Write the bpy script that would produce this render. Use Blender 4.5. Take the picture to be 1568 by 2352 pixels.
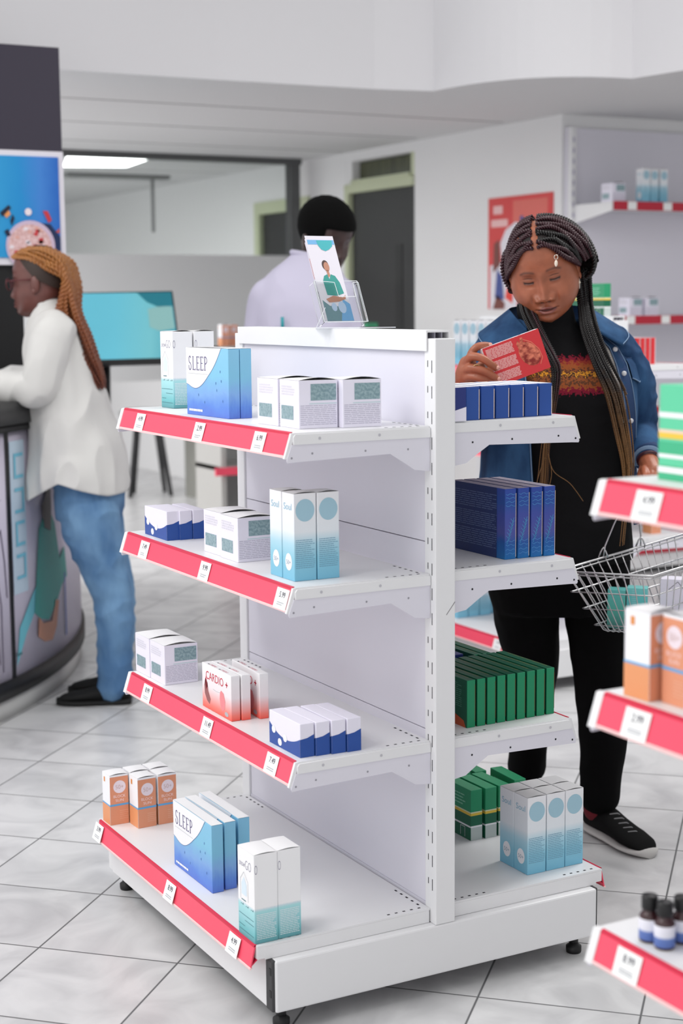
import bpy, bmesh, math, random
import numpy as np
from mathutils import Vector, Matrix, noise
random.seed(7)
for o in list(bpy.data.objects): bpy.data.objects.remove(o)
S = bpy.context.scene
COL = S.collection
R = math.radians

# ---------------------------------------------------------------- camera, light, exposure
YAW, PITCH, ROLL = R(28.572), R(7.511), R(-0.5)
cd = bpy.data.cameras.new('camera'); cam = bpy.data.objects.new('camera', cd); COL.objects.link(cam)
fw = Vector((math.sin(YAW)*math.cos(PITCH), math.cos(YAW)*math.cos(PITCH), -math.sin(PITCH)))
rt = Vector((math.cos(YAW), -math.sin(YAW), 0)); up = rt.cross(fw)
r2 = rt*math.cos(ROLL)+up*math.sin(ROLL); u2 = -rt*math.sin(ROLL)+up*math.cos(ROLL)
M = Matrix((r2, u2, -fw)).transposed().to_4x4(); M.translation = Vector((-1.65384, -2.62967, 1.40479))
cam.matrix_world = M
cd.sensor_fit = 'VERTICAL'; cd.sensor_height = 36.0; cd.lens = 36.0*3625.92/2352.0
cd.clip_start = 0.05; cd.clip_end = 200
cd.dof.use_dof = True; cd.dof.focus_distance = 3.42; cd.dof.aperture_fstop = 3.5
S.camera = cam

w = bpy.data.worlds.new('world'); S.world = w; w.use_nodes = True
bg = w.node_tree.nodes['Background']; bg.inputs[1].default_value = 0.86
# added gradient: surroundings brighter towards -x, to lift faces turned that way
_n = w.node_tree.nodes; _l = w.node_tree.links
_t = _n.new('ShaderNodeTexCoord'); _s = _n.new('ShaderNodeSeparateXYZ'); _r = _n.new('ShaderNodeMapRange'); _c = _n.new('ShaderNodeCombineColor')
_l.new(_t.outputs['Generated'], _s.inputs[0]); _l.new(_s.outputs[0], _r.inputs[0])
_r.inputs[1].default_value = -1; _r.inputs[2].default_value = 0.6; _r.inputs[3].default_value = 1.35; _r.inputs[4].default_value = 0.62
for _i in range(3): _l.new(_r.outputs[0], _c.inputs[_i])
_l.new(_c.outputs[0], bg.inputs[0])

def area_lamp(name, loc, sx, sy, power, rot=(0, 0, 0)):
    l = bpy.data.lights.new(name, 'AREA'); l.shape = 'RECTANGLE'; l.size = sx; l.size_y = sy; l.energy = power
    l.color = (1.0, 0.985, 0.97)
    o = bpy.data.objects.new(name, l); COL.objects.link(o); o.location = loc; o.rotation_euler = rot
    return o
for (x, y) in ((-3.2, -0.8), (-3.2, 1.0), (-1.9, 0.2), (-1.9, 2.0), (1.4, 0.4), (2.4, 0.6)):
    area_lamp('overhead_fill', (x, y, 3.25), 1.2, 0.6, 22)  # unseen lamps added overhead, most set left to brighten the -x faces
for (x, y) in ((-0.9, 5.0), (-0.3, 7.6), (-0.2, 10.0)):
    area_lamp('overhead_fill', (x, y, 2.30), 1.2, 1.2, (140, 70, 50)[int(y > 6)+int(y > 9)])  # unseen lamps added beside the view to brighten the back area

S.view_settings.view_transform = 'Standard'; S.view_settings.look = 'None'
S.view_settings.gamma = 1.0; S.view_settings.use_curve_mapping = False
S.view_settings.exposure = 0.10

# ---------------------------------------------------------------- materials
def lin(c):
    return tuple(((v/255.0)/12.92 if v/255.0 <= 0.04045 else ((v/255.0+0.055)/1.055)**2.4) for v in c)
MAT = {}
def mat(name, rgb, rough=0.5, metal=0.0, spec=0.4, bump=None, noise_mix=None, coat=0.0, sheen=0.0, emit=0.0, trans=0.0, sss=0.0):
    if name in MAT: return MAT[name]
    m = bpy.data.materials.new(name); m.use_nodes = True; nt = m.node_tree; b = nt.nodes['Principled BSDF']
    c = (*lin(rgb), 1)
    b.inputs['Base Color'].default_value = c; b.inputs['Roughness'].default_value = rough
    b.inputs['Metallic'].default_value = metal; b.inputs['Specular IOR Level'].default_value = spec
    b.inputs['Coat Weight'].default_value = coat; b.inputs['Sheen Weight'].default_value = sheen
    b.inputs['Transmission Weight'].default_value = trans
    if sss: b.inputs['Subsurface Weight'].default_value = sss; b.inputs['Subsurface Scale'].default_value = 0.004
    if emit:
        b.inputs['Emission Color'].default_value = c; b.inputs['Emission Strength'].default_value = emit
    if bump or noise_mix:
        tc = nt.nodes.new('ShaderNodeTexCoord')
    if bump:
        scale, strength = bump[0], bump[1]
        n = nt.nodes.new('ShaderNodeTexNoise'); n.inputs['Scale'].default_value = scale; n.inputs['Detail'].default_value = 5
        mp = nt.nodes.new('ShaderNodeMapping'); mp.inputs['Scale'].default_value = bump[2] if len(bump) > 2 else (1, 1, 1)
        nt.links.new(tc.outputs['Object'], mp.inputs[0]); nt.links.new(mp.outputs[0], n.inputs[0])
        bp = nt.nodes.new('ShaderNodeBump'); bp.inputs['Strength'].default_value = strength; bp.inputs['Distance'].default_value = 0.004
        nt.links.new(n.outputs[0], bp.inputs['Height']); nt.links.new(bp.outputs[0], b.inputs['Normal'])
    if noise_mix:
        rgb2, scale = noise_mix[0], noise_mix[1]
        n = nt.nodes.new('ShaderNodeTexNoise'); n.inputs['Scale'].default_value = scale; n.inputs['Detail'].default_value = 6
        mp = nt.nodes.new('ShaderNodeMapping'); mp.inputs['Scale'].default_value = noise_mix[2] if len(noise_mix) > 2 else (1, 1, 1)
        nt.links.new(tc.outputs['Object'], mp.inputs[0]); nt.links.new(mp.outputs[0], n.inputs[0])
        r = nt.nodes.new('ShaderNodeValToRGB'); r.color_ramp.elements[0].position = 0.38; r.color_ramp.elements[1].position = 0.62
        r.color_ramp.elements[0].color = c; r.color_ramp.elements[1].color = (*lin(rgb2), 1)
        nt.links.new(n.outputs[0], r.inputs[0]); nt.links.new(r.outputs[0], b.inputs['Base Color'])
    MAT[name] = m
    return m

def ramp_mat(name, stops, axis='Z', rough=0.45, coord='Generated', blotch=0.0, bscale=6, spec=0.4, interp='LINEAR'):
    """colour printed as a gradient along one axis of the object"""
    if name in MAT: return MAT[name]
    m = mat(name, (200, 200, 200), rough, spec=spec); nt = m.node_tree; b = nt.nodes['Principled BSDF']
    tc = nt.nodes.new('ShaderNodeTexCoord'); sp = nt.nodes.new('ShaderNodeSeparateXYZ')
    nt.links.new(tc.outputs[coord], sp.inputs[0])
    r = nt.nodes.new('ShaderNodeValToRGB'); r.color_ramp.interpolation = interp
    e = r.color_ramp.elements
    while len(e) < len(stops): e.new(0.5)
    for i, (p, c) in enumerate(stops):
        e[i].position = p; e[i].color = (*lin(c), 1)
    src = sp.outputs[axis]
    if blotch:
        n = nt.nodes.new('ShaderNodeTexNoise'); n.inputs['Scale'].default_value = bscale; n.inputs['Detail'].default_value = 6
        nt.links.new(tc.outputs[coord], n.inputs[0])
        a = nt.nodes.new('ShaderNodeMath'); a.operation = 'MULTIPLY_ADD'; a.inputs[1].default_value = blotch; a.inputs[2].default_value = -blotch/2
        nt.links.new(n.outputs[0], a.inputs[0])
        ad = nt.nodes.new('ShaderNodeMath'); ad.operation = 'ADD'
        nt.links.new(a.outputs[0], ad.inputs[0]); nt.links.new(src, ad.inputs[1]); src = ad.outputs[0]
    nt.links.new(src, r.inputs[0]); nt.links.new(r.outputs[0], b.inputs['Base Color'])
    return m

WHITE = mat('white powder coated steel', (230, 230, 232), 0.35, bump=(900, 0.02))
PANEL = mat('pale lilac white steel panel', (221, 219, 229), 0.38)
RED = mat('coral red price rail plastic', (240, 78, 104), 0.35)
REDD = mat('crimson rail edge', (206, 30, 66), 0.35)
TAG = mat('price tag paper', (240, 241, 241), 0.6)
CLEAR = mat('clear rail film edge', (250, 205, 205), 0.3)
BLACK = mat('black plastic', (22, 22, 24), 0.45)
HOLE = mat('dark punched hole', (30, 28, 36), 0.9)
INK = mat('dark grey ink', (70, 68, 82), 0.6)
INKL = mat('pale grey ink', (176, 178, 184), 0.6)
WPAINT = mat('white wall paint', (232, 232, 233), 0.7, bump=(40, 0.03))
CARD = mat('white carton board', (240, 240, 242), 0.5)

# ---------------------------------------------------------------- mesh builder
class MB:
    """collects shapes into one mesh; each face keeps its own material"""
    def __init__(s): s.v = []; s.f = []; s.fm = []; s.mats = []; s.sm = []; s.T = Matrix()
    def mi(s, m):
        if m not in s.mats: s.mats.append(m)
        return s.mats.index(m)
    def add(s, vs, fs, m, smooth=False, T=None):
        k = len(s.v); X = s.T if T is None else s.T @ T
        s.v.extend([tuple(X @ Vector(p)) for p in vs]); i = s.mi(m)
        for f in fs: s.f.append([k+j for j in f]); s.fm.append(i); s.sm.append(smooth)
        return s
    def box(s, x0, x1, y0, y1, z0, z1, m, T=None, bev=0.0):
        if bev:
            b = bmesh.new(); bmesh.ops.create_cube(b, size=1)
            for v in b.verts: v.co = Vector(((x0+x1)/2+v.co.x*(x1-x0), (y0+y1)/2+v.co.y*(y1-y0), (z0+z1)/2+v.co.z*(z1-z0)))
            bmesh.ops.bevel(b, geom=b.edges[:], offset=bev, segments=2, profile=0.5, affect='EDGES')
            return s.bm(b, m, T=T)
        v = [(x0, y0, z0), (x1, y0, z0), (x1, y1, z0), (x0, y1, z0), (x0, y0, z1), (x1, y0, z1), (x1, y1, z1), (x0, y1, z1)]
        return s.add(v, [(0, 3, 2, 1), (4, 5, 6, 7), (0, 1, 5, 4), (1, 2, 6, 5), (2, 3, 7, 6), (3, 0, 4, 7)], m, T=T)
    def bm(s, b, m, smooth=False, T=None):
        b.verts.index_update()
        s.add([v.co[:] for v in b.verts], [[v.index for v in f.verts] for f in b.faces], m, smooth, T); b.free(); return s
    def prism(s, poly, axis, a0, a1, m, T=None):
        """polygon (2D, ccw) extruded along axis 0/1/2"""
        def p3(q, a):
            if axis == 0: return (a, q[0], q[1])
            if axis == 1: return (q[0], a, q[1])
            return (q[0], q[1], a)
        n = len(poly); v = [p3(q, a0) for q in poly]+[p3(q, a1) for q in poly]
        f = [tuple(range(n))[::-1], tuple(range(n, 2*n))]+[(i, (i+1) % n, n+(i+1) % n, n+i) for i in range(n)]
        return s.add(v, f, m, T=T)
    def tube(s, pts, rad, m, n=8, cap=True, T=None, smooth=True, closed=False):
        pts = [Vector(p) for p in pts]; N = len(pts)
        rad = rad if hasattr(rad, '__len__') else [rad]*N
        v = []; f = []; ref = None
        for i, p in enumerate(pts):
            if closed: t = pts[(i+1) % N]-pts[i-1]
            else: t = pts[min(i+1, N-1)]-pts[max(i-1, 0)]
            t.normalize()
            if ref is None: ref = t.orthogonal().normalized()
            else:
                ref = ref-t*ref.dot(t)
                ref = ref.normalized() if ref.length > 1e-6 else t.orthogonal().normalized()
            b = t.cross(ref)
            for k in range(n):
                a = 2*math.pi*k/n; v.append(p+(ref*math.cos(a)+b*math.sin(a))*rad[i])
        for i in range(N-1 if not closed else N):
            for k in range(n): f.append((i*n+k, i*n+(k+1) % n, ((i+1) % N)*n+(k+1) % n, ((i+1) % N)*n+k))
        if cap and not closed: f.append(tuple(range(n))[::-1]); f.append(tuple((N-1)*n+k for k in range(n)))
        return s.add(v, f, m, smooth, T)
    def lathe(s, prof, m, n=20, T=None, smooth=True):
        v = []; f = []
        for (r, z) in prof:
            for k in range(n): a = 2*math.pi*k/n; v.append((r*math.cos(a), r*math.sin(a), z))
        for i in range(len(prof)-1):
            for k in range(n): f.append((i*n+k, i*n+(k+1) % n, (i+1)*n+(k+1) % n, (i+1)*n+k))
        f.append(tuple(range(n))[::-1]); f.append(tuple((len(prof)-1)*n+k for k in range(n)))
        return s.add(v, f, m, smooth, T)
    def disc(s, c, r, m, T=None, n=18, ry=None):
        """flat disc in local XY of T"""
        ry = ry or r
        return s.add([(c[0]+r*math.cos(2*math.pi*k/n), c[1]+ry*math.sin(2*math.pi*k/n), 0) for k in range(n)], [tuple(range(n))], m, T=T)
    def ball(s, c, r, m, T=None, n=12, sc=(1, 1, 1)):
        b = bmesh.new(); bmesh.ops.create_uvsphere(b, u_segments=n, v_segments=max(6, n//2+2), radius=1)
        for v in b.verts: v.co = Vector((c[0]+v.co.x*r*sc[0], c[1]+v.co.y*r*sc[1], c[2]+v.co.z*r*sc[2]))
        return s.bm(b, m, True, T)
    def build(s, name, parent=None, loc=None, rotz=0):
        me = bpy.data.meshes.new(name); me.from_pydata(s.v, [], s.f)
        for m in s.mats: me.materials.append(m)
        me.polygons.foreach_set('material_index', s.fm); me.polygons.foreach_set('use_smooth', s.sm); me.update()
        o = bpy.data.objects.new(name, me); COL.objects.link(o)
        if parent: o.parent = parent
        if loc is not None: o.location = loc
        o.rotation_euler.z = rotz
        return o

def thing(name, label, cat, loc=(0, 0, 0), rotz=0, group=None):
    o = bpy.data.objects.new(name, None); COL.objects.link(o); o.location = loc; o.rotation_euler = (0, 0, rotz)
    o.empty_display_size = 0.05
    return tag(o, label, cat, group)
def tag(o, label, cat, group=None):
    o['label'] = label; o['category'] = cat
    if group: o['group'] = group
    return o
def struct(o): o['kind'] = 'structure'; return o
def dup(root, loc, rotz, label, group=None):
    def cp(o, par):
        c = o.copy(); COL.objects.link(c)
        if par: c.parent = par
        for ch in o.children: cp(ch, c)
        return c
    c = cp(root, None); c.location = loc; c.rotation_euler.z = rotz; c['label'] = label
    if group: c['group'] = group
    return c

TXT = {}
def text_geo(t, thin=0.0):
    if (t, thin) in TXT: return TXT[(t, thin)]
    cu = bpy.data.curves.new('lettering', 'FONT'); cu.body = t; cu.offset = -thin; cu.size = 1.0; cu.resolution_u = 3
    o = bpy.data.objects.new('lettering', cu); COL.objects.link(o)
    dg = bpy.context.evaluated_depsgraph_get(); me = bpy.data.meshes.new_from_object(o.evaluated_get(dg))
    v = [(q.co.x, q.co.y) for q in me.vertices]; f = [tuple(p.vertices) for p in me.polygons]
    bpy.data.objects.remove(o); bpy.data.curves.remove(cu); bpy.data.meshes.remove(me)
    xs = [q[0] for q in v]; ys = [q[1] for q in v]
    x0, x1, y0, y1 = min(xs), max(xs), min(ys), max(ys)
    v = [((q[0]-x0)/(x1-x0), (q[1]-y0)/(y1-y0)) for q in v]
    TXT[(t, thin)] = (v, f); return TXT[(t, thin)]
def put_text(mb, t, x, y, w_, h_, m, T, rot=0, thin=0.0):
    """lettering in the box x..x+w, y..y+h of the plane T; rot=90 turns it to read upwards"""
    v, f = text_geo(t, thin)
    if rot == 90: vs = [(x+w_*(1-q[1]), y+h_*q[0], 0) for q in v]
    elif rot == -90: vs = [(x+w_*q[1], y+h_*(1-q[0]), 0) for q in v]
    else: vs = [(x+w_*q[0], y+h_*q[1], 0) for q in v]
    mb.add(vs, f, m, T=T)
def put_rect(mb, x0, x1, y0, y1, m, T): mb.add([(x0, y0, 0), (x1, y0, 0), (x1, y1, 0), (x0, y1, 0)], [(0, 1, 2, 3)], m, T=T)
def put_poly(mb, pts, m, T): mb.add([(p[0], p[1], 0) for p in pts], [tuple(range(len(pts)))], m, T=T)
def put_line(mb, pts, wd, m, T):
    for a, b in zip(pts[:-1], pts[1:]):
        a = Vector(a); b = Vector(b); d = (b-a); n = Vector((-d.y, d.x)).normalized()*wd/2
        put_poly(mb, [a-n, b-n, b+n, a+n], m, T)
def put_lines(mb, x0, x1, y0, y1, n, m, T, fill=0.45, rag=0.25):
    """rows of small print as thin broken bars"""
    st = (y1-y0)/n
    for i in range(n):
        y = y1-(i+0.7)*st; x = x0; xe = x1-(random.random()*rag*(x1-x0) if random.random() < 0.5 else 0)
        while x < xe:
            l = min(xe-x, (x1-x0)*random.uniform(0.08, 0.22)); put_rect(mb, x, x+l, y, y+st*fill, m, T); x += l+(x1-x0)*0.018
def plane(origin, ex, ey, off=0.0004):
    ex = Vector(ex).normalized(); ey = Vector(ey).normalized(); n = ex.cross(ey)
    T = Matrix((ex, ey, n)).transposed().to_4x4(); T.translation = Vector(origin)+n*off
    return T
# ---------------------------------------------------------------- the room
ZC = 2.37
# floor of square tiles laid diagonally
def floor_material():
    m = mat('grey marbled floor tile', (222, 222, 222), 0.22, spec=0.45); nt = m.node_tree; b = nt.nodes['Principled BSDF']
    N = nt.nodes.new; L = nt.links.new
    tc = N('ShaderNodeTexCoord'); mp = N('ShaderNodeMapping'); mp.vector_type = 'POINT'
    a = R(45.5); s = 0.328
    mp.inputs['Rotation'].default_value = (0, 0, -a); mp.inputs['Scale'].default_value = (1/s, 1/s, 1/s)
    mp.inputs['Location'].default_value = (0.043, 0.2497, 0)
    L(tc.outputs['Object'], mp.inputs[0])
    sp = N('ShaderNodeSeparateXYZ'); L(mp.outputs[0], sp.inputs[0])
    def edge(out):
        f = N('ShaderNodeMath'); f.operation = 'FRACT'; L(out, f.inputs[0])
        q = N('ShaderNodeMath'); q.operation = 'SUBTRACT'; q.inputs[1].default_value = 0.5; L(f.outputs[0], q.inputs[0])
        ab = N('ShaderNodeMath'); ab.operation = 'ABSOLUTE'; L(q.outputs[0], ab.inputs[0]); return ab.outputs[0]
    mx = N('ShaderNodeMath'); mx.operation = 'MAXIMUM'; L(edge(sp.outputs[0]), mx.inputs[0]); L(edge(sp.outputs[1]), mx.inputs[1])
    gr = N('ShaderNodeValToRGB'); gr.color_ramp.elements[0].position = 0.4915; gr.color_ramp.elements[1].position = 0.4945
    gr.color_ramp.elements[0].color = (0, 0, 0, 1); gr.color_ramp.elements[1].color = (1, 1, 1, 1); L(mx.outputs[0], gr.inputs[0])
    fl = N('ShaderNodeVectorMath'); fl.operation = 'FLOOR'; L(mp.outputs[0], fl.inputs[0])
    wn = N('ShaderNodeTexWhiteNoise'); wn.noise_dimensions = '3D'; L(fl.outputs[0], wn.inputs[0])
    off = N('ShaderNodeVectorMath'); off.operation = 'MULTIPLY_ADD'; off.inputs[1].default_value = (40, 40, 40)
    L(wn.outputs['Color'], off.inputs[0]); L(tc.outputs['Object'], off.inputs[2])
    n1 = N('ShaderNodeTexNoise'); n1.inputs['Scale'].default_value = 5; n1.inputs['Detail'].default_value = 8; n1.inputs['Distortion'].default_value = 1.2; L(off.outputs[0], n1.inputs[0])
    cr = N('ShaderNodeValToRGB'); e = cr.color_ramp.elements
    e[0].position = 0.28; e[0].color = (*lin((182, 182, 184)), 1); e[1].position = 0.6; e[1].color = (*lin((211, 211, 212)), 1)
    L(n1.outputs[0], cr.inputs[0])
    mixc = N('ShaderNodeMix'); mixc.data_type = 'RGBA'; L(gr.outputs[0], mixc.inputs['Factor'])
    L(cr.outputs[0], mixc.inputs['A']); mixc.inputs['B'].default_value = (*lin((98, 98, 100)), 1)
    L(mixc.outputs['Result'], b.inputs['Base Color'])
    rr = N('ShaderNodeMapRange'); rr.inputs[3].default_value = 0.3; rr.inputs[4].default_value = 0.8; L(gr.outputs[0], rr.inputs[0]); L(rr.outputs[0], b.inputs['Roughness'])
    bp = N('ShaderNodeBump'); bp.inputs['Strength'].default_value = 0.25; bp.inputs['Distance'].default_value = 0.002; bp.invert = True
    L(gr.outputs[0], bp.inputs['Height']); L(bp.outputs[0], b.inputs['Normal'])
    return m
mb = MB(); mb.box(-7, 8, -6, 16, -0.1, 0.0, floor_material()); struct(mb.build('floor'))

# low ceiling beyond the curved bulkhead
CEIL = mat('grey white ceiling paint', (214, 214, 215), 0.8, bump=(8, 0.05))
arc = [(-4.0, 3.775), (1.238, 3.762), (2.0, 3.735), (2.2806, 3.68)]
for k in range(1, 13):
    t = k/12; p = [(2.2806, 3.68), (2.2924, 3.30), (2.40, 3.0), (2.8503, 2.9643)]
    B = [(1-t)**3, 3*t*(1-t)**2, 3*t*t*(1-t), t**3]
    arc.append((sum(B[i]*p[i][0] for i in range(4)), sum(B[i]*p[i][1] for i in range(4))))
arc += [(2.875, 2.8), (2.8902, 2.6752), (3.0, 2.35), (3.3, 2.1), (5.5, 2.0)]
mb = MB(); pl = arc+[(5.5, 16), (-4.0, 16)]
mb.prism(pl, 2, ZC, ZC+0.04, CEIL)
for k in range(6):     # shallow joints between the ceiling boards
    y = 4.6+k*0.9; mb.box(-1, 3.3, y, y+0.012, ZC-0.002, ZC+0.01, mat('ceiling joint', (150, 150, 150), 0.8))
struct(mb.build('ceiling'))
mb = MB(); n = len(arc)
BULK = mat('white bulkhead paint', (216, 215, 218), 0.7)
v = [(x, y-0.004, ZC-0.003) for x, y in arc]+[(x, y-0.004, 3.6) for x, y in arc]
v += [(x, y+0.008, ZC-0.003) for x, y in arc]+[(x, y+0.008, 3.6) for x, y in arc]
f = [(i, i+1, n+i+1, n+i) for i in range(n-1)]+[(2*n+i+1, 2*n+i, 3*n+i, 3*n+i+1) for i in range(n-1)]+[(i+1, i, 2*n+i, 2*n+i+1) for i in range(n-1)]
mb.add(v, f, BULK); struct(mb.build('trim_1'))

# long wall on the right with a door, its transom window and a second door further on
XW = 3.372; YC = 4.1745
FRAME = mat('pale green door frame paint', (196, 203, 172), 0.5)
DOORC = mat('dark grey door', (52, 52, 53), 0.5)
mb = MB()
def wall_x(y0, y1, z0, z1): mb.box(XW, XW+0.2, y0, y1, z0, z1, WPAINT)
wall_x(YC+0.2, 5.645, 0, ZC); wall_x(5.645, 6.5, 2.31, ZC); wall_x(6.5, 7.0, 0, ZC); wall_x(7.0, 7.86, 2.131, ZC); wall_x(7.86, 15.5, 0, ZC)
struct(mb.build('wall_right'))
mb = MB(); mb.box(XW, 6.5, YC, YC+0.2, 0, ZC, WPAINT); struct(mb.build('wall_back'))
mb = MB(); mb.box(-4, XW+0.2, 15.3, 15.5, 0, ZC, WPAINT); struct(mb.build('wall_far'))
def door(idx, y0, y1, ztop, fr):
    d = struct(thing('door_%d' % idx, 'x', 'x')); del d['label']; del d['category']
    q = MB(); q.box(XW+0.02, XW+0.06, y0, y1-fr, 0.01, ztop-fr, DOORC)
    q.box(XW+0.016, XW+0.022, y0+fr+0.12, y0+fr+0.2, 0.3, ztop-0.4, mat('door shadow line', (40, 40, 41), 0.5)); q.build('door_leaf', d)
    q = MB(); q.box(XW+0.10, XW+0.19, y0+.001, y0+fr, 0, ztop-fr-.001, FRAME); q.box(XW-0.015, XW+0.12, y1-fr, y1-.001, 0, ztop-fr-.0005, FRAME); q.box(XW-0.0152, XW+0.12, y0+.001, y1-.001, ztop-fr, ztop, FRAME)
    q.build('door_frame', d)
    q = MB(); q.tube([(XW-0.02, y0+fr+0.08, 1.0), (XW-0.02, y0+fr+0.2, 1.0)], 0.01, mat('brushed steel', (170, 170, 172), 0.3, 1.0)); q.box(XW-0.02, XW+0.02, y0+fr+0.07, y0+fr+0.09, 0.99, 1.01, MAT['brushed steel']); q.build('door_handle', d)
    return d
door(1, 5.645, 6.5, 2.165, 0.055); door(2, 7.0, 7.86, 2.13, 0.085)
q = MB()
d = struct(thing('window_1', 'x', 'x')); del d['label']; del d['category']
q.box(XW+0.06, XW+0.09, 5.69, 6.42, 2.19, 2.306, mat('olive curtained transom glass', (96, 100, 74), 0.25, noise_mix=((60, 62, 50), 9, (1, 6, 0.2)))); q.build('window_pane', d)
q = MB(); q.box(XW+0.002, XW+0.1, 5.647, 5.69, 2.166, 2.309, FRAME); q.box(XW+0.002, XW+0.1, 6.42, 6.499, 2.166, 2.309, WPAINT); q.box(XW-0.01, XW+0.1, 5.691, 6.419, 2.1655, 2.19, FRAME); q.build('window_frame', d)

# glass partition with a frosted band, crossing behind the sales floor
GLASS = mat('clear partition glass', (235, 240, 238), 0.02, spec=0.5, trans=1.0); GLASS.node_tree.nodes['Principled BSDF'].inputs['IOR'].default_value = 1.02
FROST = mat('frosted glass band', (224, 225, 226), 0.55, spec=0.3, trans=0.15)
SLATE = mat('dark grey aluminium', (86, 87, 88), 0.4)
d = struct(thing('window_2', 'x', 'x')); del d['label']; del d['category']
q = MB(); q.box(0.6, 3.2, 6.985, 6.995, 1.73, 2.33, GLASS); q.build('window_pane', d)
q = MB(); q.box(0.6, 3.2, 6.984, 6.996, 0.92, 1.73, FROST); q.build('frosted_band', d)
q = MB(); q.box(0.6, 3.29, 6.96, 7.02, 2.33, ZC, SLATE); q.box(3.2, 3.27, 6.95, 7.03, 0, 2.33, SLATE); q.build('window_frame', d)
G9 = mat('mid grey track', (138, 138, 139), 0.5); q = MB(); q.box(2.87, 2.89, 8.6, 8.62, 1.95, ZC-0.03, G9); q.box(2.2, 3.0, 8.55, 8.68, ZC-0.03, ZC-0.001, G9); struct(q.build('trim_2'))

# LED panel let into the ceiling
LED = mat('lit diffuser', (255, 255, 255), 0.5, emit=6.0)
lp = thing('ceiling_light', 'bright rectangular LED panel let into the grey ceiling', 'ceiling light', (0, 0, 0))
q = MB(); q.prism([(1.70, 7.10), (2.30, 7.06), (2.40, 7.88), (1.98, 8.02)], 2, ZC-0.012, ZC-0.004, LED); q.build('diffuser', lp)
q = MB()
for a, b in (((1.70, 7.10), (2.30, 7.06)), ((2.30, 7.06), (2.40, 7.88)), ((2.40, 7.88), (1.98, 8.02)), ((1.98, 8.02), (1.70, 7.10))):
    q.tube([(a[0], a[1], ZC-0.008), (b[0], b[1], ZC-0.008)], 0.008, WHITE, 6)
q.build('frame', lp)
# ---------------------------------------------------------------- gondola shelving
GL, GW, GD, GDB = 0.881, 0.0233, 0.3227, 0.4146
HLs = (1.1661, 0.8718, 0.5317, 0.1803); HRs = (1.1724, 0.8755, 0.5317, 0.1827)
def price_tag(parent, y, h, D, text, sub, wid=0.052, hgt=0.040, base=False):
    q = MB(); z1 = h-0.004; dx = 0.014*hgt/0.044
    x1 = -D-0.0058; x0 = x1-dx+0.0005
    ex = Vector((0, -1, 0)); ey = Vector((x1-x0, 0, hgt)).normalized()
    T = plane((x0-0.0008, y+wid/2, z1-hgt), ex, ey, 0.0006)
    T0 = plane((x0-0.0008, y+wid/2, z1-hgt), ex, ey, 0)
    q.box(0, wid, 0, hgt, -0.0006, 0.0, TAG, T=T0)
    if text:
        put_text(q, text, wid*0.30, hgt*0.56, wid*(0.46 if len(text) < 5 else 0.54), hgt*0.28, INK, T)
        put_lines(q, wid*0.24, wid*0.80, hgt*0.16, hgt*0.36, 2, INKL, T)
    return q.build('price_tag', parent)
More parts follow.
